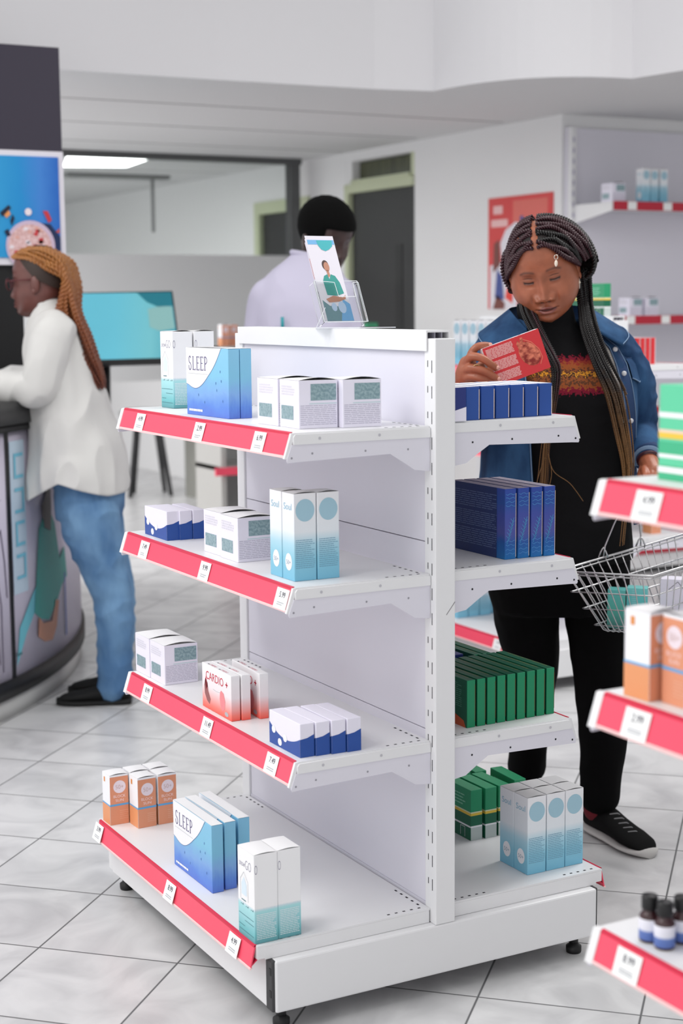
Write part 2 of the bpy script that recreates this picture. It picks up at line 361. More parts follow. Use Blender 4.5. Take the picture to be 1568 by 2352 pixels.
def gondola_side(root, s, hs, tags):
    """shelves of one long side; s=-1 left (-x) side, +1 right"""
    for k, h in enumerate(hs):
        base = k == 3; D = GDB if base else GD; th = 0.03
        q = MB(); sx = lambda a: a*(-s)   # work with a<0 outward on the left, mirrored for the right
        def bx(a0, a1, y0, y1, z0, z1, m, bev=0):
            x0, x1 = sorted((sx(a0), sx(a1))); q.box(x0, x1, y0, y1, z0, z1, m, bev=bev)
        bx(-D, -GW-0.001, 0.0, GL, h-0.004, h, WHITE)                                # shelf plate
        bx(-D+0.0005, -GW-0.004, 0.0002, 0.002, h-th*0.9, h-0.0042, WHITE); bx(-D+0.0005, -GW-0.004, GL-0.002, GL-0.0002, h-th*0.9, h-0.0042, WHITE)
        bx(-D, -D+0.012, 0.0025, GL-0.0025, h-th*0.9, h-0.0045, WHITE)                       # folded front
        for yy in (0.012, GL-0.012):
            for i in range(5):
                a = -GW-0.02-i*0.018; bx(a-0.003, a+0.003, yy-0.002, yy+0.002, h, h+0.0003, HOLE)
                if base:
                    a = -D+0.02+i*0.018; bx(a-0.003, a+0.003, yy-0.002, yy+0.002, h, h+0.0003, HOLE)
        for i in range(5):
            y = 0.03+i*0.022; bx(-GW-0.014, -GW-0.01, y-0.004, y+0.004, h, h+0.0003, HOLE); y = GL-y; bx(-GW-0.014, -GW-0.01, y-0.004, y+0.004, h, h+0.0003, HOLE)
        if base:
            for (y0, y1) in ((-0.0002, 0.0022), (GL-0.0022, GL+0.0002)): bx(-D+0.016, -GW-0.003, y0, y1, 0.1506, h-0.0043, WHITE)
        sh = q.build('shelf', root)
        if not base:
            for (y0, y1) in ((-0.003, 0.0), (GL, GL+0.003)):
                q = MB()
                prof = [(-D-0.016, h-0.052), (-D-0.014, h-0.056), (-D+0.005, h-0.055), (-0.115, h-0.050), (-0.088, h-0.066), (-0.060, h-0.084), (-0.032, h-0.088), (-GW-0.0015, h-0.088), (-GW-0.0015, h-0.0222), (-D-0.005, h-0.0222)]
                top = [(-GW-0.0015, h-0.022), (-GW-0.0015, h-0.003), (-D+0.002, h-0.003), (-D-0.002, h-0.008), (-D-0.002, h-0.022)]
                fl = lambda pl: [(sx(a), z) for a, z in (pl if s < 0 else pl[::-1])]
                q.prism(fl(prof), 1, y0, y1, PANEL); q.prism(fl(top), 1, y0-(0.002 if y0 < 0 else 0), y1+(0.002 if y0 > 0 else 0), WHITE)
                yo = y0-0.0004 if y0 < 0 else y1+0.0004
                for (a, z) in ((-0.285, h-0.040), (-0.17, h-0.041), (-0.075, h-0.043), (-D-0.006, h-0.047)):
                    T = plane((sx(a), yo, z), (1, 0, 0), (0, 0, 1), 0) if y0 < 0 else plane((sx(a), yo, z), (-1, 0, 0), (0, 0, 1), 0)
                    q.disc((0, 0), 0.0022, HOLE if s > 0 else mat('rivet grey', (150, 148, 158), 0.4), T, 10)
                for a in (-0.27, -0.14):
                    T = plane((sx(a), (y0-0.002 if y0 < 0 else y1+0.002), h-0.012), (1, 0, 0) if y0 < 0 else (-1, 0, 0), (0, 0, 1), 0.0005)
                    q.disc((0, 0), 0.003, mat('rivet head', (190, 189, 196), 0.35), T, 12)
                q.build('bracket', sh)
        # price rail
        q = MB(); H = 0.044; o = 0.014
        if base: o = 0.010
        rail = [(-D, h-0.001), (-D-0.002, h+0.001), (-D-0.0035, h-0.002), (-D-o-0.003, h-H), (-D-o, h-H)]
        pr = [(sx(a), z) for a, z in rail]
        q.prism(pr if s < 0 else pr[::-1], 1, 0.006, GL-0.012, RED)
        lip = [(-D+0.001, h-0.0005), (-D+0.001, h+0.0015), (-D-0.0035, h+0.0005), (-D-0.0042, h-0.004)]
        pr = [(sx(a), z) for a, z in lip]; q.prism(pr if s < 0 else pr[::-1], 1, 0.006, GL-0.012, REDD)
        bot = [(-D-o+0.001, h-H), (-D-o-0.0040, h-H-0.003), (-D-o-0.0045, h-H+0.001), (-D-o-0.003, h-H+0.002)]
        pr = [(sx(a), z) for a, z in bot]; q.prism(pr if s < 0 else pr[::-1], 1, 0.004, GL-0.008, CLEAR)
        if base:
            hook = [(-D-o+0.001, h-H+0.004), (-D+0.008, h-H+0.018), (-D+0.008, h-H+0.021), (-D-o+0.003, h-H+0.009)]
            pr = [(sx(a), z) for a, z in hook]; q.prism(pr if s < 0 else pr[::-1], 1, 0.006, GL-0.012, REDD)
        rl = q.build('price_rail', sh)
        if not base:
            for (y0, y1) in ((GL-0.012, GL+0.004), (-0.001, 0.006)):
                q = MB(); cap = [(-D+0.002, h), (-D-0.005, h-0.001), (-D-o-0.006, h-H-0.004), (-D-o+0.003, h-H-0.006)]
                pr = [(sx(a), z) for a, z in cap]; q.prism(pr if s < 0 else pr[::-1], 1, y0, y1, WHITE)
                q.build('rail_end_cap', sh)
        for (y, t) in tags.get(k, ()):
            if s < 0: price_tag(sh, y, h, D, t, '')
def gondola(label, loc, tl, near_slots=True, group='white steel gondola shelving'):
    g = thing('gondola_shelving', label, 'shelf', loc, 0, group)
    for ys, nm in (((-0.0206, 0.02), 0), ((GL-0.02, GL+0.0206), 1)):
        q = MB(); q.box(-GW, GW, ys[0], ys[1], 0.1502, 1.3365, WHITE, bev=0.002)
        if nm == 0:
            for i in range(24):
                z = 1.294-i*0.05
                if z < 0.2: break
                for (y, hh) in ((-0.008, 0.024), (0.007, 0.013)):
                    for sx in (-1, 1): q.box(sx*GW-0.0002, sx*GW+0.0002, y-0.0012, y+0.0012, z-hh, z, HOLE)
            T = plane((0, -0.0206, 0), (1, 0, 0), (0, 0, 1), 0.0004)
            put_line(q, [(0.002, 0.79), (0.0225, 0.815)], 0.0012, mat('pencil scratch', (110, 105, 110), 0.8), T)
        q.build('upright_post', g)
    for (z0, z1) in ((0.185, 0.5485), (0.550, 0.9325), (0.934, 1.316)):
        q = MB(); q.box(-0.018, 0.018, 0.020, GL-0.020, z0, z1, PANEL, bev=0.0015)
        for y in (0.035, GL-0.035):
            for z in (z0+0.03, z1-0.03):
                for sx in (-1, 1):
                    T = plane((sx*0.018, y, z), (0, -sx, 0), (0, 0, 1), 0.0004); q.disc((0, 0), 0.0022, HOLE, T, 8)
        q.build('back_panel', g)
    q = MB()
    q.box(-0.0275, 0.0275, 0.006, GL-0.006, 1.348, 1.352, WHITE)
    for sx in (-1, 1): q.box(*sorted((sx*0.0275, sx*0.0245)), 0.006, GL-0.006, 1.312, 1.348, WHITE)
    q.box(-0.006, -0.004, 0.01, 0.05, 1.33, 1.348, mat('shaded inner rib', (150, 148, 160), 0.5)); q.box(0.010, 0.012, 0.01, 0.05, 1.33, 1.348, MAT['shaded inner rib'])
    q.box(-0.0245, 0.0245, 0.05, 0.052, 1.316, 1.348, BLACK)  # black sheet stands in for the shade inside the open cap
    q.build('top_cap', g)
    gondola_side(g, -1, HLs, tl); gondola_side(g, 1, HRs, {})
    # plinth
    P = 0.3857
    for (y0, y1) in ((-0.0206, 0.004), (GL-0.004, GL+0.0206)):
        q = MB(); q.box(-P, P, y0, y1, 0.045, 0.1500, WHITE, bev=0.004); q.build('plinth_end', g)
    for sx in (-1, 1):
        q = MB(); a, b = sorted((sx*(P+0.004), sx*(P-0.012))); q.box(a, b, 0.014, GL-0.014, 0.047, 0.147, WHITE, bev=0.003); q.build('plinth_front', g)
        for (y0, y1) in ((-0.016, 0.013),):
            q = MB(); a, b = sorted((sx*(P-0.004), sx*(P+0.006))); q.box(a, b, y0, y1, 0.046, 0.150, mat('charcoal corner profile', (58, 58, 60), 0.5), bev=0.003)
            for z in (0.075, 0.12): q.box(*sorted((sx*(P+0.0058), sx*(P+0.0068))), (y0 if y0 < 0.1 else y1-0.008)+0.004, (y0 if y0 < 0.1 else y1-0.008)+0.012, z, z+0.014, BLACK)
            q.build('corner_profile', g)
        for y in (0.02, GL-0.02):
            q = MB(); q.lathe([(0.010, 0.012), (0.010, 0.045)], BLACK, 14, T=Matrix.Translation((sx*(P-0.03), y, 0)))
            q.lathe([(0.016, 0.0), (0.017, 0.004), (0.017, 0.014), (0.011, 0.018), (0.010, 0.022)], BLACK, 16, T=Matrix.Translation((sx*(P-0.03), y, 0)))
            q.build('levelling_foot', g)
    q = MB()
    for y in (0.06, GL-0.06): q.box(-P+0.03, P-0.03, y-0.012, y+0.012, 0.14, 0.156, BLACK)
    q.box(-0.02, 0.02, 0, GL, 0.10, 0.185, PANEL); q.build('base_frame', g)
    return g
gA = gondola('white steel gondola shelving in the middle of the floor, leaflet stand on top', (0, 0, 0),
    {0: ((0.75, '4.99'), (0.415, '2.99'), (0.125, '6.99')), 1: ((0.745, '7.49'), (0.40, '9.99'), (0.035, '5.99')),
     2: ((0.75, '8.99'), (0.405, '11.49'), (0.09, '7.49')), 3: ((0.855, '3.99'), (0.41, '8.99'), (0.085, '4.99'))})
gC = gondola('blurred white gondola shelving nearest the camera, dark bottles on its lowest visible shelf', (0, -0.93-GL, 0),
    {0: ((0.775, '4.99'),), 1: ((0.79, '2.99'),), 2: ((0.80, '8.99'),)})
gB = gondola('white gondola shelving behind the woman in the denim jacket', (2.0, 1.955, 0),
    {3: ((0.15, '7.49'), (0.6, '5.99'))})

# ---------------------------------------------------------------- medicine cartons
def carton_mesh(a, b, h, m, bulge=0.0, top=None, bev=0.0008):
    """box with its bottom centre at the origin; x across, y along the shelf"""
    q = MB(); bm = bmesh.new(); bmesh.ops.create_cube(bm, size=1)
    for v in bm.verts: v.co = Vector((v.co.x*a, v.co.y*b, (v.co.z+0.5)*h))
    bmesh.ops.bevel(bm, geom=bm.edges[:], offset=bev, segments=1, affect='EDGES')
    bm.verts.index_update(); bm.faces.ensure_lookup_table()
    vs = [v.co[:] for v in bm.verts]
    for f in bm.faces:
        mm = top if (top and f.normal.z > 0.9) else m
        q.add(vs, [[v.index for v in f.verts]], mm)
    bm.free()
    return q
def faceT(a, b, h, f, off=0.0003):
    if f == 'L': return plane((-a/2, b/2, 0), (0, -1, 0), (0, 0, 1), off)
    if f == 'N': return plane((-a/2, -b/2, 0), (1, 0, 0), (0, 0, 1), off)
    if f == 'R': return plane((a/2, -b/2, 0), (0, 1, 0), (0, 0, 1), off)
    if f == 'F': return plane((a/2, b/2, 0), (-1, 0, 0), (0, 0, 1), off)
    if f == 'T': return plane((-a/2, b/2, h), (0, -1, 0), (1, 0, 0), off)
def flap(root, a, b, h, m, along='x', rise=0.004, name='lid_flap'):
    """slightly bowed tuck flap along the top of a carton"""
    q = MB(); n = 8; v = []; f = []
    for i in range(n+1):
        t = i/n; zz = h+0.0004+rise*math.sin(math.pi*t)
        if along == 'x': v += [(-a/2+a*t, -b/2+0.0005, zz), (-a/2+a*t, b/2-0.0005, h+0.0004+(zz-h)*0.25)]
        else: v += [(-a/2+0.0005, -b/2+b*t, zz), (a/2-0.0005, -b/2+b*t, h+0.0004+(zz-h)*0.25)]
    for i in range(n): f.append((2*i, 2*i+2, 2*i+3, 2*i+1) if along == 'x' else (2*i, 2*i+1, 2*i+3, 2*i+2))
    k = len(v); v += [(x, y, z-0.0005) for x, y, z in v]; f += [tuple(k+j for j in reversed(g)) for g in f]
    q.add(v, f, m, True); return q.build(name, root)
SNOW = ramp_mat('white and teal carton print', [(0.0, (92, 150, 158)), (0.10, (112, 186, 192)), (0.22, (150, 205, 212)), (0.36, (168, 220, 224)), (0.385, (206, 222, 230)), (0.40, (240, 240, 242))], blotch=0.02, bscale=40)
SLEEPM = ramp_mat('blue seabed carton print', [(0.0, (86, 118, 206)), (0.16, (92, 136, 216)), (0.34, (124, 168, 222)), (0.6, (126, 190, 220)), (1.0, (134, 194, 226))], blotch=0.22, bscale=5)
SOULM = ramp_mat('white to aqua carton print', [(0.0, (120, 186, 214)), (0.25, (138, 198, 220)), (0.42, (172, 212, 228)), (0.56, (226, 232, 238)), (1.0, (236, 236, 240))])
CARDM = ramp_mat('white to red carton print', [(0.0, (244, 88, 74)), (0.12, (245, 128, 116)), (0.32, (240, 186, 186)), (0.5, (238, 228, 232)), (1.0, (240, 240, 242))])
SUNO = mat('orange carton print', (224, 150, 116), 0.45); BLUEST = mat('sky blue stripe', (96, 168, 220), 0.45)
NAVY = mat('royal blue carton print', (38, 78, 156), 0.4); NAVYD = mat('deep navy carton print', (36, 50, 120), 0.4)
LILAC = mat('lilac white carton', (232, 229, 243), 0.5)
SILVER = mat('silver green label', (122, 150, 158), 0.35, 0.1, noise_mix=((154, 178, 184), 200))
PURPLE = mat('purple grey ink', (104, 96, 134), 0.6); TEALI = mat('dark teal ink', (70, 120, 130), 0.6)
SILKM = ramp_mat('deep blue sea carton print', [(0.0, (20, 110, 178)), (0.22, (28, 84, 160)), (0.36, (74, 82, 158)), (0.6, (62, 76, 160)), (0.8, (34, 78, 158)), (1.0, (44, 70, 160))], blotch=0.25, bscale=7)
SILKD = mat('dark blue carton back print', (30, 50, 104), 0.45)
GREEN = mat('green carton print', (18, 134, 92), 0.4); GREEND = mat('dark green carton print', (16, 86, 62), 0.45)
HERB = mat('herb green carton print', (42, 150, 104), 0.4); HERBD = mat('deep herb green band', (22, 100, 72), 0.4)
YELL = mat('yellow stripe', (232, 196, 70), 0.45); REDC = mat('red carton print', (214, 52, 58), 0.42)
PALEB = mat('pale blue badge', (160, 196, 212), 0.5); OFFW = mat('off white print', (240, 240, 244), 0.5)
CYANL = mat('cyan line art', (84, 176, 216), 0.5)

PROTO = {}
def finish(kind, q, name, dims, cat='medicine box'):
    o = q.build(name); PROTO[kind] = [o, dims, False]; o['category'] = cat; o['label'] = 'x'; return o
# snow box
a, b, h = 0.050, 0.074, 0.178; q = carton_mesh(a, b, h, SNOW, top=CARD); T = faceT(a, b, h, 'L')
put_text(q, 'snow', 0.008, 0.142, 0.025, 0.008, PURPLE, T, 0, .018); put_text(q, 'GO', 0.035, 0.140, 0.026, 0.018, PURPLE, T, 0, .022)
hs = [(0.012, 0.075), (0.012, 0.115), (0.028, 0.132), (0.046, 0.115), (0.046, 0.075)]; put_line(q, hs, 0.0010, INKL, T)
put_poly(q, [(0.017, 0.085), (0.040, 0.085), (0.040, 0.108), (0.028, 0.122), (0.017, 0.108)], mat('ice blue tint', (214, 230, 242), 0.5), T); put_rect(q, 0.016, 0.036, 0.0735, 0.0755, TEALI, T)
for (x0, x1, y) in ((0.004, 0.07, 0.044), (0.03, 0.07, 0.034), (0.004, 0.03, 0.022), (0.004, 0.07, 0.012)): put_rect(q, x0, x1, y, y+0.0011, TEALI, T)
for i in range(9): put_poly(q, [(0.004+i*0.0075, 0.064), (0.008+i*0.0075, 0.064+0.002*(i % 3)), (0.010+i*0.0075, 0.064)], TEALI, T)
T = faceT(a, b, h, 'N'); put_lines(q, 0.004, 0.046, 0.008, 0.060, 15, OFFW, T, 0.3); put_text(q, 'O', 0.001, 0.140, 0.006, 0.018, PURPLE, T, 0, .02)
flap(finish('snow', q, 'medicine_carton', (a, b, h)), a, b, h, CARD, 'x', 0.0025)
# sleep box
a, b, h = 0.0265, 0.206, 0.147; q = carton_mesh(a, b, h, SLEEPM, top=CARD); T = faceT(a, b, h, 'L')
cur = [(0.0, h), (0.0, 0.068)]+[(0.012+0.16*t, 0.0655+0.08*t**2.6-0.012*math.sin(math.pi*min(1, t*1.6))*(1-t)) for t in [i/16 for i in range(17)]]+[(0.176, h)]
put_poly(q, cur, OFFW, T); put_line(q, cur[1:-1]+[(0.176, h)], 0.001, mat('grey blue edge line', (120, 130, 170), 0.6), plane((-a/2, b/2, 0), (0, -1, 0), (0, 0, 1), 0.0005))
T5 = plane((-a/2, b/2, 0), (0, -1, 0), (0, 0, 1), 0.0006)

def serif_word(q, x, y, w_, h_, m, T):
    st = .0034; th_ = .0018; lw = w_/5
    def bar(x0, y0, x1, y1, wd): put_line(q, [(x0, y0), (x1, y1)], wd, m, T)
    def stem(xx): bar(xx, y, xx, y+h_, st); bar(xx-.003, y+th_/2, xx+.003, y+th_/2, th_); bar(xx-.003, y+h_-th_/2, xx+.003, y+h_-th_/2, th_)
    c_ = [(x+lw*(.40+.26*math.cos(a)), y+h_*(.755+.235*math.sin(a))) for a in [R(25+i*18) for i in range(14)]]+[(x+lw*(.40+.28*math.cos(a)), y+h_*(.255+.245*math.sin(a))) for a in [R(70-i*18) for i in range(16)]]
    put_line(q, c_, .0026, m, T)
    stem(x+lw*1.22); bar(x+lw*1.22, y+th_/2, x+lw*1.80, y+th_/2, th_); bar(x+lw*1.80, y, x+lw*1.80, y+h_*.16, th_)
    for k in (2, 3):
        xx = x+lw*(k+.22); stem(xx)
        for yy, e_ in ((th_/2, .58), (h_*.52, .46), (h_-th_/2, .55)): bar(xx, y+yy, xx+lw*e_, y+yy, th_)
        for yy in (0, h_*.84): bar(xx+lw*.56, y+yy, xx+lw*.56, y+yy+h_*.16, th_)
    xx = x+lw*4.22; stem(xx); put_line(q, [(xx+lw*(.02+.50*math.cos(a)), y+h_*(.735+.26*math.sin(a))) for a in [R(90-i*15) for i in range(13)]], .0024, m, T)
serif_word(q, 0.012, 0.098, 0.098, 0.030, PURPLE, T5); put_rect(q, 0.010, 0.108, 0.090, 0.0908, INKL, T5)
put_text(q, 'bubble dreams', 0.012, 0.010, 0.075, 0.006, OFFW, T5) if False else put_lines(q, 0.012, 0.080, 0.006, 0.014, 1, OFFW, T5, 0.6)
for (x, y) in ((0.168, 0.098), (0.172, 0.078), (0.146, 0.073), (0.150, 0.058), (0.178, 0.036), (0.09, 0.03), (0.06, 0.045)): q.disc((x, y), 0.0014, mat('bubble blue', (86, 128, 190), 0.5), T5, 8, 0.003)
T = faceT(a, b, h, 'N')
finish('sleep', q, 'medicine_carton', (a, b, h))
flap(PROTO['sleep'][0], a, b, h, CARD, 'y', 0.001)
# white cartons with silver labels
a, b, h = 0.083, 0.089, 0.093; q = carton_mesh(a, b, h, LILAC, top=CARD); T = faceT(a, b, h, 'L')
put_rect(q, 0.008, 0.064, 0.016, 0.043, SILVER, T); put_lines(q, 0.008, 0.07, 0.062, 0.082, 4, mat('faint print', (214, 212, 222), 0.6), T, 0.6)
T = faceT(a, b, h, 'N'); put_rect(q, 0.025, 0.080, 0.054, 0.086, SILVER, T); put_rect(q, 0.022, 0.081, 0.047, 0.049, mat('ice line', (196, 214, 222), 0.5), T); put_lines(q, 0.003, 0.080, 0.006, 0.046, 11, mat('lilac print', (186, 182, 202), 0.6), T, 0.4, 0.05)
flap(finish('white', q, 'medicine_carton', (a, b, h)), a, b, h, CARD, 'x', 0.005)
# aqua circle boxes
def soul(kind, aface):
    a, b, h = 0.048, 0.0515, 0.171; q = carton_mesh(a, b, h, SOULM, top=mat('pale grey carton lid', (214, 214, 216), 0.5))
    T = faceT(a, b, h, 'L'); T2 = faceT(a, b, h, 'L', 0.0006)
    q.disc((0.027, 0.036), 0.014, OFFW, T, 24, 0.017); put_text(q, '50+', 0.017, 0.031, 0.020, 0.009, mat('pale blue grey ink', (150, 170, 186), 0.6), T2)
    put_text(q, 'Soul', 0.008, 0.138, 0.034, 0.013, mat('soft blue lettering', (136, 184, 206), 0.5), T)
    T = faceT(a, b, h, 'N'); q.disc((0.024, 0.138), 0.0205, PALEB, T, 28, 0.022); put_lines(q, 0.003, 0.045, 0.024, 0.082, 15, mat('steel blue print', (112, 156, 182), 0.6), T, 0.32)
    flap(finish(kind, q, 'medicine_carton', (a, b, h)), a, b, h, mat('pale grey carton lid', (214, 214, 216), 0.5), 'x', 0.0022)
soul('soul', 0)
# blue wave boxes
def wave(kind):
    a, b, h = 0.0305, 0.135, 0.067; q = carton_mesh(a, b, h, LILAC); T = faceT(a, b, h, 'L'); T2 = faceT(a, b, h, 'L', 0.0006)
    wv = lambda x: 0.030+0.012*(2*x/b-1)**2+0.006*math.sin(3*x/b+0.5)-0.004
    xs = [i*b/24 for i in range(25)]
    put_poly(q, [(0, 0), (b, 0)]+[(x, 0.022+0.022*((x/b-0.55)/0.55)**2) for x in reversed(xs)], NAVY, T)
    for (x, y) in ((0.020, 0.031), (0.070, 0.024), (0.047, 0.011)): q.disc((x, y), 0.0085, OFFW, T2, 20, 0.0075)
    T = faceT(a, b, h, 'N'); put_poly(q, [(0, 0), (a, 0), (a, 0.044), (a*0.5, 0.038), (0, 0.036)], NAVY, T)
    T = faceT(a, b, h, 'R'); put_rect(q, 0, b, 0, 0.035, NAVY, T)
    finish(kind, q, 'medicine_carton', (a, b, h))
wave('wave')
# red heart boxes
def cardio(kind):
    a, b, h = 0.0205, 0.157, 0.098; q = carton_mesh(a, b, h, CARDM); T = faceT(a, b, h, 'L')
    RI = mat('crimson lettering', (200, 40, 66), 0.5)
    put_text(q, 'CARDIO', 0.022, 0.066, 0.095, 0.018, RI, T)
    put_rect(q, 0.128, 0.140, 0.0725, 0.0755, RI, T); put_rect(q, 0.1325, 0.1355, 0.068, 0.080, RI, T)
    G1 = mat('grey red figure print', (150, 96, 96), 0.6); G2 = mat('pink organ print', (232, 140, 146), 0.6)
    put_poly(q, [(0.012, 0.050), (0.018, 0.066), (0.030, 0.058), (0.034, 0.040), (0.046, 0.024), (0.040, 0.012), (0.026, 0.018), (0.014, 0.032)], G1, T)
    put_poly(q, [(0.016, 0.060), (0.022, 0.072), (0.030, 0.050), (0.022, 0.040)], RI, T)
    put_poly(q, [(0.098, 0.050), (0.104, 0.056), (0.118, 0.052), (0.126, 0.036), (0.122, 0.018), (0.110, 0.012), (0.100, 0.022), (0.096, 0.036)], G2, T)
    put_line(q, [(0.060, 0.050), (0.080, 0.048), (0.098, 0.050)], 0.0008, INKL, T); q.disc((0.132, 0.010), 0.010, INKL, T, 12, 0.005)
    T = faceT(a, b, h, 'T')
    for u in (0.03, 0.09): put_rect(q, u-0.008, u-0.001, 0.004, 0.007, INK, T); put_text(q, 'CARDIO', u+0.001, 0.004, 0.034, 0.006, mat('rose print', (214, 120, 136), 0.6), T)
    finish(kind, q, 'medicine_carton', (a, b, h))
cardio('cardio')
# sun cream boxes
a, b, h = 0.047, 0.050, 0.121; q = carton_mesh(a, b, h, OFFW); T = faceT(a, b, h, 'L')
put_rect(q, 0, b, 0, 0.046, mat('amber orange carton print', (228, 154, 106), 0.45), T); put_rect(q, 0, b, 0.046, 0.0495, BLUEST, T); put_rect(q, 0.012, 0.020, 0.100, 0.112, mat('small orange mark', (222, 140, 60), 0.5), T)
T = faceT(a, b, h, 'N'); T2 = faceT(a, b, h, 'N', 0.0006)
put_rect(q, 0.0005, a-0.0005, 0, 0.117, SUNO, T); put_rect(q, 0, a, 0.046, 0.0505, BLUEST, T2)
q.disc((0.0245, 0.092), 0.0155, mat('pale lilac badge', (236, 222, 230), 0.5), T2, 24); T3 = faceT(a, b, h, 'N', 0.0009)
put_text(q, '50+', 0.0145, 0.087, 0.020, 0.010, mat('orange grey lettering', (196, 160, 150), 0.5), T3, 0, .015)
PK = mat('white pink lettering', (250, 222, 220), 0.5)
put_text(q, 'BLOCK', 0.009, 0.066, 0.030, 0.0065, PK, T2); put_text(q, 'SUN', 0.014, 0.056, 0.020, 0.0065, PK, T2)
put_lines(q, 0.024, 0.045, 0.012, 0.036, 5, mat('pale orange print', (236, 180, 152), 0.5), T2, 0.25)
flap(finish('sun', q, 'medicine_carton', (a, b, h)), a, b, h, CARD, 'x', 0.003)
# navy boxes
a, b, h = 0.0315, 0.135, 0.067; q = carton_mesh(a, b, h, NAVY, top=CARD); T = faceT(a, b, h, 'N'); put_rect(q, a-0.0016, a, 0.002, h-0.006, mat('cream flap edge', (226, 208, 200), 0.6), T)
finish('navy', q, 'medicine_carton', (a, b, h))
q = carton_mesh(a, b, h, NAVYD, top=CARD); T = faceT(a, b, h, 'N'); put_poly(q, [(0, 0), (a, 0), (a, 0.028), (0, 0.020)], LILAC, T)
finish('navywedge', q, 'medicine_carton', (a, b, h))
q = carton_mesh(.0315, .10, .101, NAVYD); finish('navytall', q, 'medicine_carton', (.0315, .10, .101))
# deep sea boxes
a, b, h = 0.0275, 0.206, 0.1475; q = carton_mesh(a, b, h, SILKM, top=mat('greyed white carton lid', (176, 172, 188), 0.5)); T = faceT(a, b, h, 'L')
put_rect(q, 0, b-0.030, 0, h, SILKD, T); T = faceT(a, b, h, 'L', 0.0006)
for (y0, y1, n) in ((0.098, 0.134, 8), (0.058, 0.092, 8), (0.018, 0.054, 8)): put_lines(q, 0.010, b-0.030, y0, y1, n, mat('grey blue print', (104, 122, 164), 0.6), T, 0.3, 0.12)
T = faceT(a, b, h, 'N')
for s_ in range(6):
    x = 0.0075+s_*0.0022; y = 0.040+s_*0.007
    put_line(q, [(x-0.003, y-0.008), (x+0.001, y+0.004), (x+0.004, y+0.012)], 0.0007, CYANL, T)
    put_line(q, [(x+0.001, y+0.004), (x-0.0045, y+0.010)], 0.0006, CYANL, T); put_line(q, [(x+0.001, y), (x+0.0055, y+0.006)], 0.0006, CYANL, T)
for y in (0.012, 0.020, 0.030, 0.038, 0.112, 0.120, 0.128, 0.136):
    put_line(q, [(0.002+i*0.0045, y+0.0018*math.sin(i*1.9+y*300)) for i in range(6)], 0.0008, mat('wave line blue', (84, 150, 210), 0.5), T)
put_rect(q, a-0.0012, a, 0.004, h-0.010, mat('cream flap edge', (226, 208, 200), 0.6), T)
finish('silk', q, 'medicine_carton', (a, b, h))
# green boxes
a, b, h = 0.0205, 0.19, 0.1005; q = carton_mesh(a, b, h, GREEN, top=GREEND); T = faceT(a, b, h, 'L')
put_rect(q, 0, b, 0, h, GREEND, T); T2 = faceT(a, b, h, 'L', 0.0006); put_lines(q, 0.010, b-0.02, 0.040, 0.092, 12, mat('pale green print', (96, 150, 128), 0.6), T2, 0.28, 0.1)
put_poly(q, [(0, 0), (b-0.004, 0), (b-0.012, 0.014), (b-0.05, 0.024), (0, 0.026)], mat('rust orange print', (196, 88, 50), 0.5), T2)
T = faceT(a, b, h, 'N'); put_rect(q, a-0.0012, a-0.0003, 0.012, h-0.010, mat('rust edge', (120, 84, 48), 0.6), T)
T = faceT(a, b, h, 'T'); put_lines(q, 0.02, b-0.02, a-0.006, a-0.002, 1, mat('ochre print', (150, 140, 80), 0.6), T, 0.3)
finish('green', q, 'medicine_carton', (a, b, h))
# herb boxes
a, b, h = 0.031, 0.112, 0.1185; q = carton_mesh(a, b, h, HERB); T = faceT(a, b, h, 'L')
for f_ in ('L', 'N', 'R'):
    T = faceT(a, b, h, f_); W_ = a if f_ == 'N' else b
    put_rect(q, 0, W_, 0.034, 0.058, HERBD, T); put_rect(q, 0, W_, 0.058, 0.064, YELL, T); put_rect(q, 0, W_, 0.064, 0.067, mat('pale yellow line', (222, 226, 190), 0.5), T)
    put_rect(q, 0, W_, 0.0, 0.030, HERBD if f_ == 'L' else mat('pale grey green panel', (190, 200, 198), 0.5), T); put_rect(q, 0, W_, 0.030, 0.034, OFFW, T)
T2 = faceT(a, b, h, 'L', 0.0006); put_lines(q, 0.02, 0.09, 0.075, 0.105, 4, mat('mint print', (140, 206, 176), 0.6), T2, 0.4); put_line(q, [(0.07, 0.004), (0.07, 0.027), (0.088, 0.027), (0.088, 0.004)], 0.001, OFFW, T2)
finish('herb', q, 'medicine_carton', (a, b, h))
a, b, h = 0.10, 0.135, 0.128; q = carton_mesh(a, b, h, mat('fresh green carton print', (96, 204, 160), 0.45)); 
for f_ in ('L', 'N'):
    T = faceT(a, b, h, f_); W_ = b if f_ == 'L' else a; G3 = mat('mid green band', (66, 180, 134), 0.45)
    put_rect(q, 0, W_, 0.0, 0.020, G3, T); put_rect(q, 0, W_, 0.036, 0.052, G3, T); put_rect(q, 0, W_, 0.030, 0.035, OFFW, T); put_rect(q, 0, W_, 0.056, 0.064, YELL, T); put_rect(q, 0, W_, 0.064, 0.068, mat('peach line', (236, 206, 190), 0.5), T); put_rect(q, 0, W_, 0.084, 0.091, OFFW, T); put_rect(q, 0, W_*0.9, 0.010, 0.018, OFFW, faceT(a, b, h, f_, 0.0008))
finish('herbbig', q, 'medicine_carton', (a, b, h))
# red boxes
a, b, h = 0.0205, 0.157, 0.098; q = carton_mesh(a, b, h, REDC, top=OFFW); T = faceT(a, b, h, 'N'); put_rect(q, a-0.002, a, 0, h, OFFW, T)
finish('red', q, 'medicine_carton', (a, b, h))

